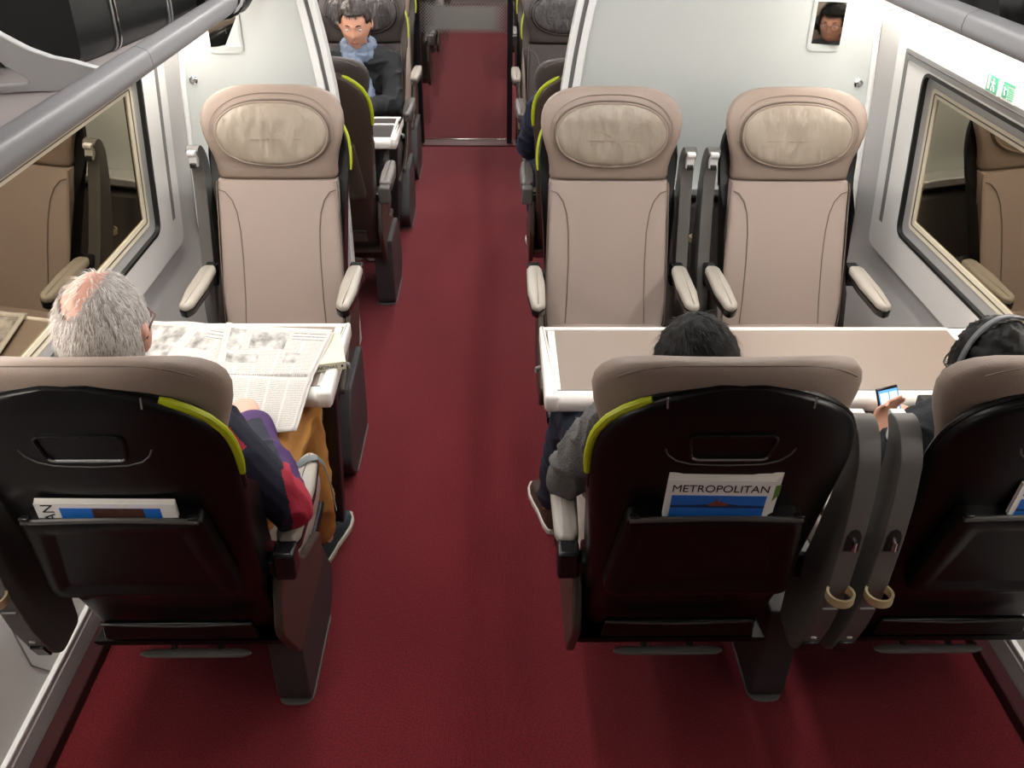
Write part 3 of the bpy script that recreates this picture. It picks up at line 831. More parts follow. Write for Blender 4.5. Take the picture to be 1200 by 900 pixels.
# ------------------------------------------------------------------ papers, magazines, book
def papermat(name, seed, big=True):
    """newsprint: columns of grey text lines and a few grey pictures, in UV space"""
    m = bpy.data.materials.new(name); m.use_nodes = True; nt = m.node_tree; b = nt.nodes['Principled BSDF']
    b.inputs['Roughness'].default_value = .85; b.inputs['Specular IOR Level'].default_value = .1
    uv = nt.nodes.new('ShaderNodeUVMap'); sp = nt.nodes.new('ShaderNodeSeparateXYZ'); nt.links.new(uv.outputs[0], sp.inputs[0]); X, Y = sp.outputs[0], sp.outputs[1]
    def mth(op, a, bb=None):
        q = nt.nodes.new('ShaderNodeMath'); q.operation = op
        for i, z in enumerate((a, bb)):
            if z is None: continue
            if isinstance(z, (int, float)): q.inputs[i].default_value = z
            else: nt.links.new(z, q.inputs[i])
        return q.outputs[0]
    line = mth('LESS_THAN', mth('FRACT', mth('MULTIPLY', Y, 75)), .5)
    colm = mth('LESS_THAN', mth('FRACT', mth('MULTIPLY', X, 5)), .88)
    n = nt.nodes.new('ShaderNodeTexNoise'); n.inputs['Scale'].default_value = 1.0; n.inputs['Detail'].default_value = 1
    cb = nt.nodes.new('ShaderNodeCombineXYZ'); nt.links.new(mth('MULTIPLY', X, 160), cb.inputs[0]); nt.links.new(mth('FLOOR', mth('MULTIPLY', Y, 75)), cb.inputs[1]); nt.links.new(cb.outputs[0], n.inputs['Vector'])
    word = mth('GREATER_THAN', n.outputs['Fac'], .45)
    txt = mth('MULTIPLY', mth('MULTIPLY', line, colm), mth('MULTIPLY', word, .42))
    def rect(x0, x1, y0, y1):
        return mth('MULTIPLY', mth('MULTIPLY', mth('GREATER_THAN', X, x0), mth('LESS_THAN', X, x1)), mth('MULTIPLY', mth('GREATER_THAN', Y, y0), mth('LESS_THAN', Y, y1)))
    rnd = random.Random(seed); val = txt
    n2 = nt.nodes.new('ShaderNodeTexNoise'); n2.inputs['Scale'].default_value = 9; n2.inputs['Detail'].default_value = 5; nt.links.new(uv.outputs[0], n2.inputs['Vector'])
    pic = mth('MULTIPLY', mth('MAXIMUM', mth('SUBTRACT', n2.outputs['Fac'], .32), .05), 2.0)
    rc = [(.06, .20, .70, .95), (.27, .62, .72, .93), (.08, .40, .56, .66), (.66, .80, .56, .68)] if big else [(.05, .45, .55, .95), (.55, .75, .7, .9), (.1, .9, .1, .3)]
    for q in rc:
        rr = rect(*q); val = mth('ADD', mth('MULTIPLY', val, mth('SUBTRACT', 1, rr)), mth('MULTIPLY', rr, pic))
    for q in ((.66, .97, .84, .95), (.03, .97, .40, .44)):
        rr = rect(*q); hd = mth('MULTIPLY', mth('LESS_THAN', mth('FRACT', mth('MULTIPLY', Y, 26)), .42), mth('MULTIPLY', word, .6)); val = mth('ADD', mth('MULTIPLY', val, mth('SUBTRACT', 1, rr)), mth('MULTIPLY', rr, hd))
    mg = rect(.03, .97, .03, .97); val = mth('MULTIPLY', val, mg)
    mx = nt.nodes.new('ShaderNodeMix'); mx.data_type = 'RGBA'; mx.inputs[6].default_value = lin('#cfcdc9'); mx.inputs[7].default_value = lin('#1a1a1b')
    nt.links.new(mth('MINIMUM', val, 1), mx.inputs[0]); nt.links.new(mx.outputs[2], b.inputs['Base Color'])
    return m


def sheet(fn, nu, nv, th=.0012):
    """fn(u,v)->point; returns mesh with uv, two sided with thickness"""
    P = [[Vector(fn(i / nu, j / nv)) for i in range(nu + 1)] for j in range(nv + 1)]
    v = [p for row in P for p in row]; W = nu + 1; f = []; uvs = []
    for j in range(nv):
        for i in range(nu):
            f.append((j * W + i, j * W + i + 1, (j + 1) * W + i + 1, (j + 1) * W + i))
    me = bpy.data.meshes.new('sheet'); me.from_pydata([tuple(p) for p in v], [], f); me.update()
    ul = me.uv_layers.new(name='UVMap')
    for pl in me.polygons:
        for li in pl.loop_indices:
            vi = me.loops[li].vertex_index; ul.data[li].uv = ((vi % W) / nu, (vi // W) / nv)
    smooth(me, 180)
    return me


def bilin(c, u, v): return Vector(c[0]).lerp(Vector(c[1]), u).lerp(Vector(c[3]).lerp(Vector(c[2]), u), v)


news = thing('newspaper', 'open black and white newspaper spread over the left table and hanging over its edge', 'newspaper', (-.80, 2.42, .724))
L0 = Vector(news.location)
def right_page(u, v):
    # v: 0 bottom (hanging toward the reader) .. 1 top
    c = [(-.80, 2.06, .70), (-.560, 2.075, .665), (-.515, 2.535, .742), (-.865, 2.595, .742)]
    p = bilin(c, u, v)
    if v < .42: p.z = (.738 if v > .36 else .738 - (.36 - v) * (.14)) + .004 * math.sin(u * 6)
    else: p.z = .742 + .005 * math.sin(u * 5 + v * 7) * (1 - v)
    p.z += .022 * max(0, (v - .3)) * u + .010 * math.exp(-((u - .02) / .06) ** 2)
    return p - L0
def left_page(u, v):
    c = [(-1.20, 2.12, .735), (-.84, 2.07, .71), (-.80, 2.60, .733), (-1.13, 2.648, .733)]
    p = bilin(c, u, v)
    p.z = .733 + .004 * math.sin(u * 9 + v * 4) + .006 * math.sin(v * 6) * u
    if v < .22: p.z -= (.22 - v) * .05
    return p - L0
for nm, fn, sd, zz in (('right_page', right_page, 3, 0), ('left_page', left_page, 5, 0), ('under_page', lambda u, v: right_page(u * .985 + .02, v * .97 + .015) + Vector((.006, -.004, -.004)), 8, 0)):
    me = sheet(fn, 28, 34); o = part(nm, me, papermat('newsprint_' + nm, sd, nm != 'left_page'), news)
    so = o.modifiers.new('thick', 'SOLIDIFY'); so.thickness = .0016; so.offset = -1

bk = thing('book', 'thick paperback book with cream cover under the newspaper corner on the left table', 'book', (-.545, 2.43, .7185), .24)
part('cover', MB().b2((-.075, -.095, .024), (.075, .095, .0255)).b2((-.075, -.095, 0), (.075, .095, .0015)).b2((-.075, -.095, 0), (.075, -.0935, .0255)), mat('book_cream', '#d9d5bd', .5), bk)
part('pages', MB().b2((-.073, -.093, .0015), (.073, .093, .024)), m_paper, bk)
tm = text_mesh('VANDINAS', .016, .0003); tm.transform(frame_mat((.01, -.0955, .0125), (1, 0, 0), (0, 0, 1))); part('spine_text', tm, m_dark, bk)
part('spine_dot', MB().b2((.060, -.0956, .009), (.066, -.0950, .017)), m_dark, bk)


def magazine(seatloc, dx, tilt, label, n=0, up=0.0, fan=False, group=None):
    """stands in the pocket behind the tray of a near seat"""
    base = Vector(seatloc) + Vector((dx, 0, 0))
    t = thing('magazine', label, 'magazine', tuple(base + Vector((0, -.470, .86))), 0, group)
    t.rotation_euler = (.13, tilt, 0)
    w2 = .1075; h0, h1 = .045, .168 + up
    # cover sheet (white) + blue picture + masthead, back pages
    b = MB().b2((-w2, -.0012, h0), (w2, 0, h1)); part('cover', b, mat('magazine_white', '#e6e6e4', .3), t)
    part('picture', MB().b2((-w2 + .012, -.0018, h0), (w2 - .012, -.0011, h1 - .042)), mat('magazine_blue', '#1f6cc4', .3), t)
    hz = h1 - .070
    part('castle', MB().prism([(-.020, 0), (.020, 0), (.020, .006), (.008, .009), (.006, .016), (.003, .009), (-.001, .012), (-.004, .022), (-.008, .010), (-.014, .008), (-.020, .003)], .0008, (0, -.0018, hz), (1, 0, 0), (0, 0, 1), (0, -1, 0)), mat('mag_orange', '#8a4424', .5), t)
    part('skyline', MB().prism([(-w2 + .012, -.006), (w2 - .012, -.006), (w2 - .012, 0), (.04, .002), (.03, .004), (-.03, .003), (-.05, .001), (-w2 + .012, 0)], .0006, (0, -.0018, hz), (1, 0, 0), (0, 0, 1), (0, -1, 0)), mat('mag_navy', '#12305c', .5), t)
    tm = text_mesh('METROPOLITAN', .028, .0003, .74); xs = [v.co.x for v in tm.vertices]; k = (2 * w2 - .022) / (max(xs) - min(xs)); c = (max(xs) + min(xs)) / 2
    for v in tm.vertices: v.co.x = (v.co.x - c) * k
    tm.transform(frame_mat((0, -.0014, h1 - .024), (1, 0, 0), (0, 0, 1))); part('masthead', tm, m_black, t)
    b = MB()
    for i in range(7):
        q = .0012 + i * .0012; ex = (.004 * i if fan else 0); b.b2((-w2 + .001, q, h0), (w2 + ex * .6 - .001, q + .0007, h1 + (.0025 * i if fan else -.001)))
    part('pages', b, m_paper, t)
    if fan:
        tri = MB().prism([(w2 - .045, h1 - .028), (w2 + .012, h1 - .012), (w2 + .012, h1 - .040), (w2 - .0, h1 - .060)], .0012, (0, .0016, 0), (1, 0, 0), (0, 0, 1), (0, -1, 0))
        part('green_page', tri, mat('mag_green', '#5e8a44', .4), t)
    return t
magazine((X1, YN, 0), -.005, .02, 'magazine on top of the fan in the pocket of the seat right of the aisle', fan=True)
for i in range(3):
    t = thing('magazine', 'thin white magazine tucked behind the top one in the right seat pocket', 'magazine', (X1 + .004 * i, YN - .466 + .009 * i, .862), 0, 'magazines behind the top copy')
    t.rotation_euler = (.13, .02 - .012 * i, 0)
    b = MB().b2((-.106, 0, .045), (.108 + .004 * i, .0012, .168 + .003 * i)); part('cover', b, mat('magazine_white', '#e6e6e4', .3), t)
    b = MB()
    for k in range(5): b.b2((-.104, .0012 + k * .0012, .045), (.106 + .004 * i, .0019 + k * .0012, .167 + .003 * i))
    part('pages', b, m_paper, t)
t = thing('magazine', 'magazine pushed sideways into the pocket behind the old man, only its edge showing', 'magazine', (XL - .005, YN - .466, .842)); t.rotation_euler = (.13, .012, 0)
part('cover', MB().b2((-.140, -.0012, .045), (.140, 0, .124)), mat('magazine_white', '#e6e6e4', .3), t)
part('picture', MB().b2((-.092, -.0018, .045), (.108, -.0011, .112)), mat('magazine_blue', '#1f6cc4', .3), t)
part('picture_city', MB().b2((-.028, -.0022, .045), (.074, -.0016, .112)), mat('mag_city', '#4a2a22', .5, var=.9, vscale=90), t)
b = MB()
for i in range(6): b.b2((-.139, .0012 + i * .0013, .045), (.139, .0019 + i * .0013, .125 + .001 * i))
part('pages', b, m_paper, t)
tm = text_mesh('TAN', .034, .0003, 1.0); tm.transform(frame_mat((-.114, -.0014, .088), (0, 0, 1), (-1, 0, 0))); part('masthead', tm, m_black, t)
magazine((X2, YN, 0), .02, .02, 'magazine in the pocket of the right window seat, cut off by the photo edge', up=-.015)

# green escape signs on the right window panel
def sign(y, lab, kind):
    z = 1.416
    t = thing('safety_sign', lab, 'sign', (XC + 1.40 - .030, y, 1.465), 0)
    t.rotation_euler = (0, -.08, 0)
    g = mat('sign_green', '#62c79f', .5); wt = mat('sign_white', '#eef4f0', .5)
    part('plate', MB().b2((-.001, -.040, -.028), (.001, .040, .028)), wt, t)
    def q(y0, y1, z0, z1, h=-.0022): return MB().b2((h, y0, z0), (-.0009, y1, z1))
    if kind == 0:
        part('green_field', q(-.034, .034, -.024, .024), g, t)
        b = MB(); X_ = -.0034
        for (y0, y1, z0, z1) in ((.014, .026, -.018, .020), ):
            b.b2((X_, y0, z0), (-.002, y1, z1))
        b.ball((X_ + .001, -.008, .015), (.001, .0045, .0045), 10)
        b.tube([(X_ + .0008, -.008, .009), (X_ + .0008, -.006, -.002)], .0032, 6); b.tube([(X_ + .0008, -.006, -.002), (X_ + .0008, -.015, -.010), (X_ + .0008, -.019, -.018)], .0022, 6)
        b.tube([(X_ + .0008, -.006, -.002), (X_ + .0008, .002, -.009), (X_ + .0008, -.002, -.019)], .0022, 6); b.tube([(X_ + .0008, -.008, .007), (X_ + .0008, -.018, .003)], .0018, 6); b.tube([(X_ + .0008, -.008, .007), (X_ + .0008, .004, .004)], .0018, 6)
        part('running_figure', b, wt, t)
    else:
        part('green_field', q(.006, .034, -.020, .016), g, t)
        part('green_header', q(-.034, .034, .019, .025), g, t)
        b = MB(); X_ = -.0034; b.ball((X_ + .001, .022, .008), (.001, .004, .004), 10); b.tube([(X_ + .0008, .020, .002), (X_ + .0008, .016, -.012)], .003, 6); b.tube([(X_ + .0008, .020, 0), (X_ + .0008, .010, .006)], .002, 6)
        part('figure', b, wt, t)
        b = MB()
        for i in range(6): b.b2((-.0022, -.033, .010 - i * .006), (-.0009, .002 - .004 * (i % 2), .0125 - i * .006))
        part('text_lines', b, g, t)
sign(2.79, 'green and white running figure escape sign on the right window panel', 0)
sign(2.69, 'green window-breaking instruction sign beside the running figure sign', 1)


# ------------------------------------------------------------------ people
def hsurf(d, W=.077, D=.098, Ht=.120, face=1.0):
    """point of the head surface for unit direction d; face looks to +y, chin down"""
    x, y, z = d
    wx_s, dy, hz = W, D, Ht
    p = Vector((x * wx_s, y * dy, z * hz))
    if z < 0:
        k = min(1, -z)
        p.x *= 1 - .34 * k ** 1.4
        if y > 0: p.y = p.y * (1 - .05 * k) + .016 * k * k
        else: p.y *= 1 - .45 * k ** 1.2
    else:
        p.x *= 1 + .03 * math.sin(z * PI)
        if y < 0: p.y *= 1 + .06 * math.sin(z * PI)
    if y > 0:
        ax = abs(x)
        def g(cx, cz, sx_, sz_): return math.exp(-((ax - cx) / sx_) ** 2 - ((z - cz) / sz_) ** 2)
        p.y -= .004 * g(.0, -.1, .9, .6)
        p.y += face * (.021 * g(0, -.20, .13, .10) + .012 * g(0, -.05, .10, .16) + .005 * g(.24, .20, .28, .07) - .012 * g(.36, .06, .17, .10)
             + .005 * g(.45, -.18, .2, .14) + .008 * g(0, -.47, .22, .05) - .004 * g(0, -.52, .2, .025) + .007 * g(0, -.58, .2, .045) - .005 * g(0, -.70, .3, .06) + .010 * g(0, -.88, .3, .14))
    return p


def head_mb(mb, R, C, scale=1.0, **kw):
    N, Mv = 56, 44; loops = []
    for i in range(1, Mv):
        ph = -PI / 2 + PI * i / Mv; l = []
        for j in range(N):
            th = 2 * PI * j / N
            l.append(C + R @ (hsurf((math.cos(ph) * math.cos(th), math.cos(ph) * math.sin(th), math.sin(ph)), **kw) * scale))
        loops.append(l)
    mb.rings(loops)
    for s in (-1, 1):       # ears
        for (y, z, rx, ry, rz_) in ((-.004, .006, .010, .017, .026), (-.008, -.016, .009, .011, .014), (-.012, .014, .010, .013, .018)):
            mb.ball(C + R @ Vector((s * (.078 + (.004 if z > 0 else 0)) * scale, y * scale, (z - .01) * scale)), (rx * scale, ry * scale, rz_ * scale), 12, R)


def hrot(yaw, pitch=0.0, roll=0.0):
    """yaw: rotation about z of the +y gaze; pitch>0 looks down"""
    return (Matrix.Rotation(yaw, 3, 'Z') @ Matrix.Rotation(-pitch, 3, 'X') @ Matrix.Rotation(roll, 3, 'Y'))


def hair_obj(name, parent, R, C, scale, mask, n, length, width, m, comb=(0, -1, 0), lift=.5, curl=0.0, seed=1, cap=None, capm=None, capth=.006):
    rnd = random.Random(seed)
    if cap:
        mb = MB(); N, Mv = 56, 44; V = {}
        # closed shell made of the masked region of the head surface, pushed outward
        idx = {}; vs_ = []; fs_ = []
        def vid(i, j, k):
            j %= N
            if (i, j, k) not in idx:
                ph = -PI / 2 + PI * i / Mv; th = 2 * PI * j / N; d = Vector((math.cos(ph) * math.cos(th), math.cos(ph) * math.sin(th), math.sin(ph)))
                p = hsurf(d, face=0) * scale; p = p + d * ((capth * (.75 + .5 * noise.noise(d * 7))) if k else -.003)
                idx[(i, j, k)] = len(vs_); vs_.append(C + R @ p)
            return idx[(i, j, k)]
        on = {}
        for i in range(2, Mv - 1):
            for j in range(N):
                ph = -PI / 2 + PI * (i + .5) / Mv; th = 2 * PI * (j + .5) / N
                on[(i, j)] = mask(math.cos(ph) * math.cos(th), math.cos(ph) * math.sin(th), math.sin(ph), rnd, True)
        for (i, j), q in on.items():
            if not q: continue
            fs_.append((vid(i, j, 1), vid(i, j + 1, 1), vid(i + 1, j + 1, 1), vid(i + 1, j, 1)))
            fs_.append((vid(i + 1, j, 0), vid(i + 1, j + 1, 0), vid(i, j + 1, 0), vid(i, j, 0)))
            for (di, dj, e) in ((-1, 0, ((i, j), (i, j + 1))), (1, 0, ((i + 1, j + 1), (i + 1, j))), (0, -1, ((i + 1, j), (i, j))), (0, 1, ((i, j + 1), (i + 1, j + 1)))):
                nb = (i + di, (j + dj) % N)
                if not on.get(nb):
                    a, b = e; fs_.append((vid(*b, 1), vid(*a, 1), vid(*a, 0), vid(*b, 0)))
        mb.add(vs_, fs_); part(name + '_base', mb, capm or m, parent, ang=180)
    mb = MB(); k = 0; tries = 0
    while k < n and tries < n * 12:
        tries += 1
        z = rnd.uniform(-1, 1); th = rnd.uniform(0, 2 * PI); rr = math.sqrt(1 - z * z); d = Vector((rr * math.cos(th), rr * math.sin(th), z))
        if not mask(d.x, d.y, d.z, rnd, False): continue
        k += 1
        p = hsurf(d, face=0) * scale; nrm = Vector((d.x / .077, d.y / .098, d.z / .12)).normalized()
        cm = Vector(comb(d) if callable(comb) else comb); cm = cm - nrm * cm.dot(nrm); cm = cm.normalized() if cm.length > 1e-4 else Vector((0, -1, 0))
        j = Vector((rnd.uniform(-1, 1), rnd.uniform(-1, 1), rnd.uniform(-1, 1))) * .45
        dr = (nrm * lift + cm + j).normalized(); L = length * rnd.uniform(.6, 1.25)
        side = dr.cross(nrm)
        side = side.normalized() * width * rnd.uniform(.6, 1.3) if side.length > 1e-4 else Vector((width, 0, 0))
        pts = [p]; dd = dr.copy(); ph = rnd.uniform(0, 6)
        for q in range(4):
            dd = (dd + cm * .30 - nrm * .12 + (side.normalized() * math.sin(ph + q * 1.9) + nrm * math.cos(ph + q * 1.9)) * curl).normalized()
            pts.append(pts[-1] + dd * L / 4)
        vs_ = []
        for q, pt in enumerate(pts):
            s_ = side * (1 - (q / 4) ** 2 * .85); vs_ += [C + R @ (pt - s_), C + R @ (pt + s_)]
        mb.add(vs_, [(2 * q, 2 * q + 1, 2 * q + 3, 2 * q + 2) for q in range(4)])
    return part(name, mb, m, parent, ang=180)


def hand_mb(mb, wrist, fdir, palm, side, grip=.5, scale=1.0):
    """wrist point, finger direction, palm normal (pointing out of the palm), side=+1 thumb along cross(palm,fdir)"""
    f = Vector(fdir).normalized(); pn = Vector(palm); pn = (pn - f * pn.dot(f)).normalized(); x = pn.cross(f) * side; w_ = Vector(wrist)
    S = scale
    mb.caps(w_, w_ + f * .05 * S, .026 * S, .034 * S, 14, flat=.55, fdir=pn); mb.caps(w_ + f * .04 * S, w_ + f * .078 * S, .036 * S, .038 * S, 14, flat=.40, fdir=pn)
    for i, L in enumerate((.072, .080, .075, .060)):
        o = x * (.028 - i * .0185) * S; b0 = w_ + f * (.085 - .004 * abs(i - 1)) * S + o
        d = f; p = b0; r_ = .0092 * S
        for q, fr in enumerate((.45, .30, .25)):
            a = grip * (.55, .75, .55)[q]; d = (d * math.cos(a) + pn * math.sin(a)).normalized(); p2 = p + d * L * fr * S; mb.caps(p, p2, r_, r_ * .9, 10); p = p2; r_ *= .92
    b0 = w_ + f * .022 * S + x * .026 * S; d = (f * .7 + x * .75 + pn * .35 * (grip + .3)).normalized(); p1 = b0 + d * .036 * S; mb.caps(b0, p1, .014 * S, .011 * S, 10)
    d2 = (f + x * .25 + pn * .7 * grip).normalized(); p2 = p1 + d2 * .032 * S; mb.caps(p1, p2, .0105 * S, .008 * S, 10)


def person(label, loc, J, mats, Rh, vox=.007, hsc=1.0, grip=.6, collar=True, face_look=True):
    """J: joints in world coordinates. The figure is one fused surface; clothes, hair and shoes are children"""
    t = thing('person', label, 'person', loc)
    L0 = Vector(loc); j = {k: (Vector(v) - L0) for k, v in J.items()}
    side = (j['shR'] - j['shL']).normalized(); fw = Vector((0, 0, 1)).cross(side)
    sk, top, leg, shoe = mats['skin'], mats['top'], mats['leg'], mats['shoe']
    b = MB(); head_mb(b, Rh, j['head'], hsc)
    b.caps(j['neck'] - Vector((0, 0, .02)), j['head'] + Rh @ Vector((0, -.018, -.05)), .060, .052)
    def torso(b, g):
        b.caps(j['pelvis'], j['belly'], .150 + g, .138 + g, 18, flat=.74, fdir=fw)
        b.caps(j['belly'], j['chest'], .138 + g, .150 + g, 18, flat=.76, fdir=fw)
        b.caps(j['shL'] * .85 + j['shR'] * .15, j['shR'] * .85 + j['shL'] * .15, .072 + g, .072 + g, 14)
        b.caps(j['chest'], j['neck'], .105 + g, .058 + g * .5, 14, flat=.85, fdir=fw)
    def arms(b, g, sl=1.0):
        for s in 'LR':
            b.caps(j['sh' + s], j['el' + s], .052 + g, .043 + g); w_ = j['el' + s].lerp(j['wr' + s], sl); b.caps(j['el' + s], w_, .043 + g, (.028 if sl > .99 else .033) + g * .8)
    def legs(b, g, sl=1.0):
        for s in 'LR':
            b.caps(j['hip' + s], j['kn' + s], .080 + g, .058 + g); w_ = j['kn' + s].lerp(j['an' + s], sl); b.caps(j['kn' + s], w_, .056 + g, .040 + g)
    torso(b, 0); arms(b, 0); legs(b, 0)
    for s, sg in (('L', -1), ('R', 1)):
        fd = j['hd' + s] - j['wr' + s]; pal = j.get('palm' + s); pal = (J['palm' + s] if 'palm' + s in J else (0, 0, -1))
        hand_mb(b, j['wr' + s], fd, pal, (1 if s == 'R' else -1) * (1 if Vector(pal).cross(fd).dot(side) < 0 else -1) * (1 if s == 'R' else 1) if False else (1 if Vector(pal).cross(fd).dot(side) * (-1 if s == 'R' else 1) > 0 else -1), grip)
        b.caps(j['an' + s] - Vector((0, 0, .02)), j['an' + s] + (j['toe' + s] - j['an' + s]) * .7, .034, .030)
    body = part('body', fuse(b, vox, 3), sk, t, ang=180)
    tb = MB(); torso(tb, .014); arms(tb, .014, .96)
    if mats.get('skirt'):
        for s in 'LR': tb.caps(j['hip' + s], j['hip' + s].lerp(j['kn' + s], .62), .100, .088)
    tm_ = fuse(tb, mats.get('jv', vox), 4, mats.get('wr', .012), mats.get('ws', 11)); cl = part('jacket', tm_, top, t, ang=180)
    if len(top) > 1 and mats.get('patch'):
        for p in tm_.polygons: p.material_index = mats['patch'](p.center + L0)
    lb = MB(); legs(lb, .014, .93); lb.caps(j['pelvis'], j['pelvis'] + Vector((0, 0, .05)), .158, .150, 18, flat=.78, fdir=fw)
    part('trousers', fuse(lb, vox, 4, .010, 10), leg, t, ang=180)
    if collar:
        ring = [j['neck'] + Vector((.068 * math.cos(a), .066 * math.sin(a), .018 - .012 * math.sin(a) * (1 if fw.y > 0 else -1))) for a in [2 * PI * i / 24 for i in range(24)]]
        part('collar', MB().tube(ring, .017, 8, closed=True, flat=1.4), top[0], cl, ang=180)
    for s in 'LR':
        a, to = j['an' + s], j['toe' + s]; d = Vector((to.x - a.x, to.y - a.y, 0)).normalized(); x = Vector((d.y, -d.x, 0)); z0 = to.z
        secs = []; sole = []
        for (q, w_, h, up) in ((-.075, .022, .050, .0), (-.066, .032, .088, 0), (-.035, .038, .105, 0), (.0, .039, .102, 0), (.04, .039, .085, 0), (.09, .045, .066, 0), (.135, .047, .052, .0), (.175, .040, .040, .003), (.198, .026, .026, .008)):
            o = Vector((a.x, a.y, z0)) + d * q
            pl = rpoly([(-w_, .016), (w_, .016), (w_ * .72, h), (-w_ * .72, h)], [.006, .006, w_ * .5, w_ * .5], 4)
            secs.append([o + x * p[0] + Vector((0, 0, p[1] + up)) for p in pl])
            pl = rpoly([(-w_ - .004, 0), (w_ + .004, 0), (w_ + .005, .024), (-w_ - .005, .024)], .006, 3); sole.append([o + x * p[0] + Vector((0, 0, p[1] + up)) for p in pl])
        sh_ = part('shoe', MB().rings(secs), shoe, t, ang=50); part('sole', MB().rings(sole), mats['sole'], sh_, ang=50)
        if mats.get('laces'):
            for q in (.02, .045, .07, .095): part('lace', MB().tube([Vector((a.x, a.y, z0)) + d * q + x * e + Vector((0, 0, .094 - .42 * (q - .0) * .9 + .002)) for e in (-.022, -.01, .01, .022)], .004, 6), mats['laces'], sh_)
    for s in (-1, 1):
        e = j['head'] + Rh @ (Vector((s * .030, .076, .006)) * hsc)
        ey = part('eye', MB().ball(e - Rh @ Vector((0, .003, 0)), (.0125 * hsc, .0115 * hsc, .0085 * hsc), 14, Rh), m_eye, t, ang=180)
        part('iris', MB().ball(e + Rh @ Vector((0, .0045, -.001)), .0052 * hsc, 10, Rh), m_iris, ey, ang=180)
        pts = [j['head'] + Rh @ ((hsurf(Vector((s * q, math.sqrt(1 - q * q - .27 ** 2), .27 - .35 * abs(q - .35) ** 1.5)).normalized()) + Vector((0, .001, 0))) * hsc) for q in (.18, .26, .34, .42, .5)]
        part('eyebrow', MB().tube(pts, [.002, .0032, .0034, .0028, .0015], 6), mats['brow'], t, ang=180)
    lips = [j['head'] + Rh @ ((hsurf(Vector((q, math.sqrt(max(0, 1 - q * q - .27)), -.52)).normalized()) + Vector((0, .0015, 0))) * hsc) for q in (-.24, -.14, 0, .14, .24)]
    part('lips', MB().tube(lips, [.002, .004, .0045, .004, .002], 8), mat('lips', '#a8665a', .45), t, ang=180)
    return t, j


def glasses(t, C, Rh, hsc, m):
    def w(x, y, z): return C + Rh @ (Vector((x, y, z)) * hsc)
    g = part('glasses', MB().tube([w(-.010, .103, .012), w(0, .108, .015), w(.010, .103, .012)], .0016, 6), m, t)
    for s in (-1, 1):
        part('rim', MB().tube([w(s * .034 + .025 * math.cos(a), .098 - .012 * abs(math.cos(a)) * (1 if math.cos(a) * s > 0 else 0), .006 + .019 * math.sin(a)) for a in [i * PI / 10 for i in range(20)]], .0018, 6, closed=True), m, g)
        part('temple', MB().tube([w(s * .060, .086, .012), w(s * .078, .06, .014), w(s * .087, .0, .012), w(s * .086, -.018, -.004)], .002, 6), m, g)


m_white_hair = mat('white_hair', '#dedad5', .45); m_white_hair_base = mat('grey_hair_base', '#a79d96', .7, bump=.8, bscale=60)
m_dark_hair = mat('black_brown_hair', '#0b0908', .55, spec=.2); m_black_hair = mat('black_hair', '#070707', .5, spec=.2)

# -- old man, near left seat
H1 = Vector((-.780, 1.60, 1.252)); R1h = hrot(.0, .12)
T1 = [mat('jacket_navy', '#161a2e', .75, bump=.2, bscale=120), mat('jacket_red', '#a61f38', .75, bump=.2, bscale=120), mat('jacket_purple', '#43255c', .75, bump=.2, bscale=120)]
def patch1(p):
    # patches laid along the right sleeve
    a = Vector((-.635, 1.69, .95)); e = Vector((-.495, 1.70, .715)); w_ = Vector((-.66, 2.03, .745))
    if p.x < -.74: return 0
    t = (p - e).dot((w_ - e).normalized()) / (w_ - e).length
    l = (p.x - e.x) * .90 + (p.y - e.y) * .44
    if p.z < .84:
        if t < .13 and l > -.008: return 1
        if t > .86: return 2
        if l > .018: return 2
        if l < -.030 and t > .16: return 1
        return 0
    return 1 if p.z > .93 and p.y < 1.66 else (2 if p.z < .60 else 0)
p1, j1 = person('white-haired man from behind in the near left seat, patchwork jacket, mustard trousers, reading a newspaper', (-.775, 1.90, 0), dict(
    head=H1, neck=(-.765, 1.60, 1.10), chest=(-.77, 1.70, .93), belly=(-.77, 1.745, .74), pelvis=(-.775, 1.80, .60),
    shL=(-.925, 1.68, .95), shR=(-.635, 1.69, .95), elL=(-1.05, 1.74, .735), elR=(-.495, 1.70, .728), wrL=(-.93, 2.02, .76), wrR=(-.650, 2.01, .750),
    hdL=(-.88, 2.11, .765), hdR=(-.70, 2.11, .765), hipL=(-.86, 1.82, .575), hipR=(-.68, 1.82, .575), knL=(-.88, 2.27, .595), knR=(-.60, 2.285, .600),
    anL=(-.88, 2.36, .085), anR=(-.585, 2.33, .085), toeL=(-.90, 2.5, .0), toeR=(-.55, 2.48, .0)),
    dict(skin=m_skin2, top=T1, leg=mat('mustard_trousers', '#b27c3c', .8, bump=.3, bscale=90), shoe=mat('shoe_dark_teal', '#22333a', .6, bump=.5, bscale=50), sole=mat('sole_cream', '#c9c3b4', .6), laces=mat('lace_grey', '#8a9296', .6), brow=m_white_hair, patch=patch1, wr=.010, jv=.0045), R1h, hsc=1.04)
def mask1(x, y, z, rnd, cap):
    # bald crown: ellipse around the top/back
    bald = ((x + .16) / .50) ** 2 + ((y + .12) / .72) ** 2 < 1 and z > 0
    if y > .62: return False
    if z < -.55 or (z < -.15 and y > .05): return False
    if z < .25 and y > .45: return False
    if bald: return (not cap) and rnd.random() < .10
    return True
hair_obj('hair', p1, R1h, j1['head'], 1.04, mask1, 9000, .024, .0008, m_white_hair, comb=lambda d: (d.x * .9, d.y * .4 - .25, -.9), lift=1.0, curl=.25, seed=4, cap=True, capm=m_white_hair_base, capth=.007)
glasses(p1, j1['head'], R1h, 1.06, mat('glasses_dark_red', '#5a1f1a', .3))
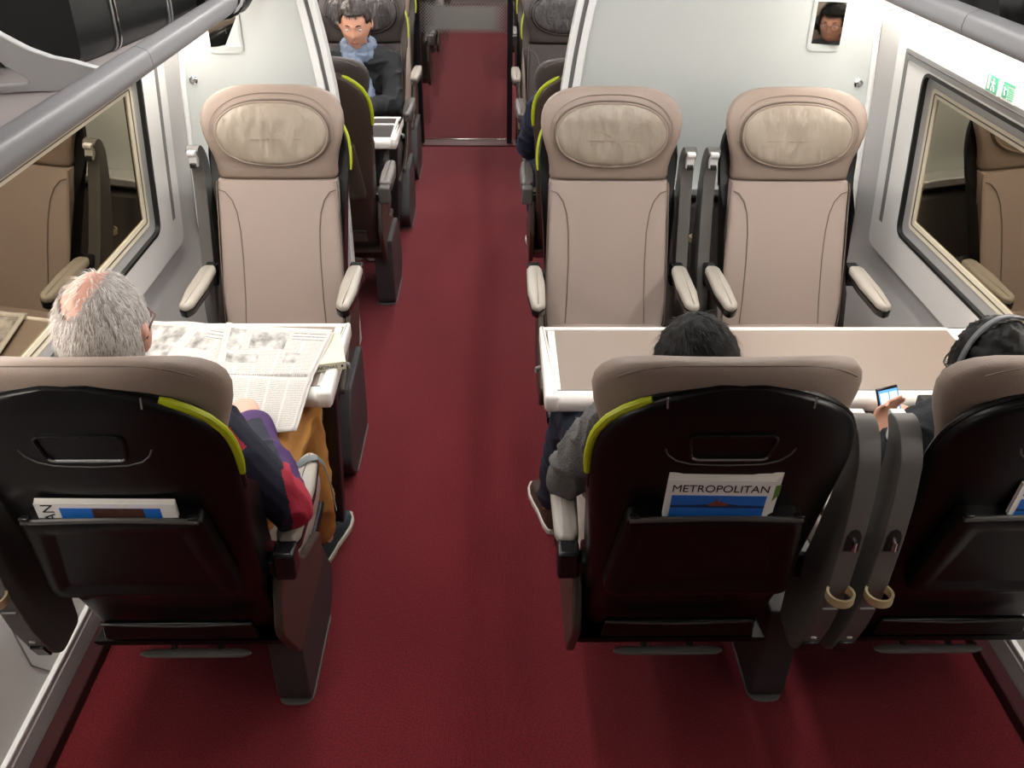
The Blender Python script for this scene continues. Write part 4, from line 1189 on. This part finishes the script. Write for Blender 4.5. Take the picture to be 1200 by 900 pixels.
pts = [j1['elR'] + (j1['wrR'] - j1['elR']) * 1.0 + Vector((.03 * math.cos(a), 0.004, .03 * math.sin(a))) for a in [i * PI / 10 for i in range(20)]]
part('watch_strap', MB().tube(pts, .007, 6, closed=True, flat=.5), m_gloss, p1)
# shoulder bag strap lying round the armrest
st = thing('bag_strap', 'grey webbing strap looped over the aisle armrest of the old man', 'strap', (-.497, 1.93, .68))
part('webbing', MB().tube([(-.035, -.03, -.012), (-.022, -.01, .004), (.0, .012, .0095), (.022, .022, .006), (.036, .03, -.02), (.045, .04, -.09), (.048, .06, -.2)], .011, 8, flat=.18, up=(0, 0, 1)), mat('webbing_grey', '#6c7476', .6), st)

# -- passenger in grey wool coat, near seat right of the aisle
H2 = Vector((.415, 1.60, 1.152)); R2h = hrot(.05, .20)
T2 = [mat('grey_wool_coat', '#5e5d5d', .95, bump=.9, bscale=260, var=.7, vscale=160)]
p2, j2 = person('dark-haired passenger from behind in a grey wool coat and navy jeans, right beside the aisle', (.45, 1.90, 0), dict(
    head=H2, neck=(.43, 1.61, 1.0), chest=(.44, 1.72, .86), belly=(.45, 1.78, .72), pelvis=(.45, 1.86, .60),
    shL=(.265, 1.68, .97), shR=(.60, 1.68, .97), elL=(.185, 1.83, .715), elR=(.67, 1.83, .715), wrL=(.33, 2.06, .70), wrR=(.50, 2.06, .71),
    hdL=(.40, 2.13, .70), hdR=(.43, 2.12, .72), hipL=(.36, 1.88, .575), hipR=(.54, 1.88, .575), knL=(.245, 2.31, .60), knR=(.60, 2.31, .60),
    anL=(.20, 2.50, .085), anR=(.62, 2.42, .085), toeL=(.17, 2.64, 0), toeR=(.64, 2.56, 0)),
    dict(skin=m_skin, top=T2, leg=mat('navy_jeans', '#1b2233', .85, bump=.3, bscale=200), shoe=mat('shoe_brown', '#3c2a22', .5), sole=mat('sole_white', '#d8d4cc', .6), brow=m_dark_hair, skirt=True, wr=.014), R2h)
def mask2(x, y, z, rnd, cap):
    if y > .55 and z < .55: return False
    if z < -.5 or (z < .1 and y > .3): return False
    return True
hair_obj('hair', p2, R2h, j2['head'], 1.0, mask2, 7000, .045, .0011, m_dark_hair, comb=lambda d: (d.x * .8 + .3, d.y - .1, -.25), lift=.8, curl=.35, seed=9, cap=True, capth=.016)

# -- passenger with headphones, right window seat
H3 = Vector((1.080, 1.66, 1.112)); R3h = hrot(.10, .16)
T3 = [mat('charcoal_jacket', '#1f2228', .85, bump=.4, bscale=90)]
p3, j3 = person('passenger with curly black hair and headphones in the right window seat, holding a phone', (1.135, 1.90, 0), dict(
    head=H3, neck=(1.095, 1.64, .975), chest=(1.11, 1.72, .86), belly=(1.13, 1.78, .72), pelvis=(1.135, 1.86, .60),
    shL=(.97, 1.68, .94), shR=(1.29, 1.68, .94), elL=(.985, 1.84, .66), elR=(1.33, 1.84, .70), wrL=(1.075, 2.03, .665), wrR=(1.20, 2.06, .72),
    hdL=(1.073, 2.06, .73), hdR=(1.13, 2.13, .72), hipL=(1.05, 1.88, .575), hipR=(1.22, 1.88, .575), knL=(1.04, 2.30, .60), knR=(1.25, 2.30, .60),
    anL=(1.02, 2.40, .085), anR=(1.27, 2.40, .085), toeL=(1.01, 2.54, 0), toeR=(1.28, 2.54, 0), palmL=(.35, -1, .2)),
    dict(skin=m_skin, top=T3, leg=mat('dark_grey_jeans', '#3a3d44', .85, bump=.3, bscale=200), shoe=mat('shoe_black', '#141414', .5), sole=mat('sole_white', '#d8d4cc', .6), brow=m_black_hair, wr=.012), R3h, grip=.8)
hair_obj('hair', p3, R3h, j3['head'], 1.0, mask2, 8000, .035, .0013, m_black_hair, comb=lambda d: (d.x, d.y, .1), lift=.9, curl=1.3, seed=12, cap=True, capth=.018)
glasses(p3, j3['head'], R3h, 1.04, mat('glasses_dark', '#1c1c1f', .3))
hp = thing('headphones', 'grey over-ear headphones worn by the curly-haired window passenger', 'headphones', tuple(H3))
arc = [R3h @ Vector((.098 * math.sin(a), -.012, .142 * math.cos(a) - .0)) for a in [(-1.45 + 2.9 * i / 24) for i in range(25)]]
part('headband', MB().tube(arc, .009, 8, flat=.45), mat('headphone_grey', '#5c5e63', .3), hp)
for s in (-1, 1):
    b = MB(); b.rings([[R3h @ Vector((s * h, -.008 + r_ * math.cos(2 * PI * i / 20), -.008 + r_ * 1.2 * math.sin(2 * PI * i / 20))) for i in range(20)] for h, r_ in ((.082, .026), (.082, .036), (.100, .037), (.112, .030), (.114, .012))])
    part('ear_cup', b, m_gloss, hp, ang=50)
ph = thing('mobile_phone', 'black smartphone with a lit blue screen held by the window passenger', 'phone', (1.100, 2.080, .742))
Rp = Matrix.Rotation(.35, 4, 'Z') @ Matrix.Rotation(-.55, 4, 'X')
def rot_part(name, mb, m, par, **k):
    for i, v in enumerate(mb.v): mb.v[i] = Rp @ v
    return part(name, mb, m, par, **k)
rot_part('case', MB().b2((-.036, 0, -.072), (.036, .008, .072)), m_gloss, ph, bev=.003)
rot_part('screen', MB().b2((-.032, -.001, -.062), (.032, .0, .064)), mat('phone_screen', '#4f86c8', .2, emit=1.3), ph)
rot_part('screen_tiles', MB().b2((-.028, -.0015, .02), (-.002, -.0009, .056)).b2((.004, -.0015, .02), (.028, -.0009, .056)).b2((-.028, -.0015, -.04), (.028, -.0009, .01)), mat('phone_tiles', '#cfdcea', .2, emit=1.2), ph)
pc = thing('pouch', 'small black pouch on the lap of the right window passenger', 'pouch', (1.245, 2.10, .672))
b = MB().sell([(z, 0, 0, .055 * s_, .035 * s_, 4) for z, s_ in ((0, .9), (.01, 1), (.07, 1), (.09, .9))], 24); part('body', b, m_gloss, pc); part('flap', MB().b2((-.056, -.037, .055), (.056, .037, .094)), mat('black_bag', '#101011', .4), pc, .006)

# -- scarfed passenger facing the camera beyond the left partition
H4 = Vector((-.800, 5.50, 1.145)); R4h = hrot(PI, .28)
T4 = [mat('black_jacket', '#12151b', .8, bump=.4, bscale=60)]
p4, j4 = person('short-haired passenger in a black jacket and blue-grey scarf facing the camera beyond the left partition', (-.80, 5.43, 0), dict(
    head=H4, neck=(-.80, 5.56, .965), chest=(-.79, 5.58, .82), belly=(-.79, 5.55, .70), pelvis=(-.80, 5.50, .60),
    shR=(-.975, 5.56, .92), shL=(-.62, 5.56, .92), elR=(-1.02, 5.42, .70), elL=(-.60, 5.38, .72), wrR=(-.86, 5.22, .745), wrL=(-.74, 5.20, .750),
    hdR=(-.78, 5.16, .748), hdL=(-.82, 5.14, .755), hipR=(-.88, 5.48, .575), hipL=(-.71, 5.48, .575), knR=(-.90, 5.03, .60), knL=(-.70, 5.03, .60),
    anR=(-.90, 4.95, .085), anL=(-.70, 4.95, .085), toeR=(-.91, 4.82, 0), toeL=(-.69, 4.82, 0)),
    dict(skin=m_skin, top=T4, leg=mat('black_jeans', '#14161d', .85), shoe=mat('shoe_black', '#141414', .5), sole=mat('sole_white', '#d8d4cc', .6), brow=m_dark_hair, wr=.014), R4h, vox=.008, hsc=1.12)
def mask4(x, y, z, rnd, cap):
    if y > .50 and z < .62: return False
    if z < -.45 or (z < .2 and y > .15): return False
    return True
hair_obj('hair', p4, R4h, j4['head'], 1.12, mask4, 4000, .026, .0014, mat('short_brown_hair', '#2c211b', .45), comb=lambda d: (d.x, d.y, .2), lift=1.0, curl=.2, seed=3, cap=True, capth=.012)
b = MB(); N_ = 30
for k, (r_, z, o) in enumerate(((.085, .0, .028), (.080, .035, .024))):
    b.tube([j4['neck'] + Vector((r_ * math.cos(a), r_ * .85 * math.sin(a) - .01, .02 + z + .018 * math.sin(a))) for a in [2 * PI * i / 24 for i in range(24)]], o, 10, closed=True)
nk = j4['neck']
b.tube([nk + Vector((-.02, -.09, .02)), nk + Vector((.01, -.125, -.05)), nk + Vector((.045, -.16, -.12)), nk + Vector((.07, -.19, -.19)), nk + Vector((.075, -.20, -.26))], [.034, .042, .040, .036, .030], 12, flat=.6)
b.tube([nk + Vector((-.06, -.07, .02)), nk + Vector((-.02, -.12, -.06)), nk + Vector((.03, -.15, -.13))], [.03, .036, .03], 12, flat=.6)
part('scarf', fuse(b, .006, 3, .010, 26, (1, 1, .4)), mat('scarf_blue_grey', '#6f7c92', .9, bump=.6, bscale=40), p4, ang=180)

# -- passenger in navy, seen from the side-back beyond the right partition
H5 = Vector((.46, 4.17, 1.13)); R5h = hrot(-.1, .35)
T5 = [mat('navy_sweater', '#181f35', .9, bump=.5, bscale=80)]
p5, j5 = person('passenger in a navy top mostly hidden behind the right partition, arm out toward the aisle', (.43, 4.40, 0), dict(
    head=H5, neck=(.42, 4.13, .99), chest=(.41, 4.22, .86), belly=(.41, 4.29, .72), pelvis=(.41, 4.37, .60),
    shL=(.215, 4.24, 1.0), shR=(.58, 4.2, .98), elL=(.165, 4.45, .76), elR=(.67, 4.35, .74), wrL=(.28, 4.62, .745), wrR=(.50, 4.60, .745),
    hdL=(.34, 4.69, .745), hdR=(.46, 4.68, .745), hipL=(.33, 4.39, .575), hipR=(.50, 4.39, .575), knL=(.25, 4.80, .60), knR=(.56, 4.80, .60),
    anL=(.24, 4.92, .085), anR=(.58, 4.92, .085), toeL=(.23, 5.05, 0), toeR=(.60, 5.05, 0)),
    dict(skin=m_skin, top=T5, leg=mat('denim_blue', '#1e2942', .85, bump=.3, bscale=200), shoe=mat('shoe_black', '#141414', .5), sole=mat('sole_white', '#d8d4cc', .6), brow=m_dark_hair, wr=.014), R5h, vox=.009)
hair_obj('hair', p5, R5h, j5['head'], 1.0, mask2, 3000, .03, .0014, m_dark_hair, comb=lambda d: (d.x, d.y, -.3), lift=.6, curl=.3, seed=15, cap=True, capth=.014)
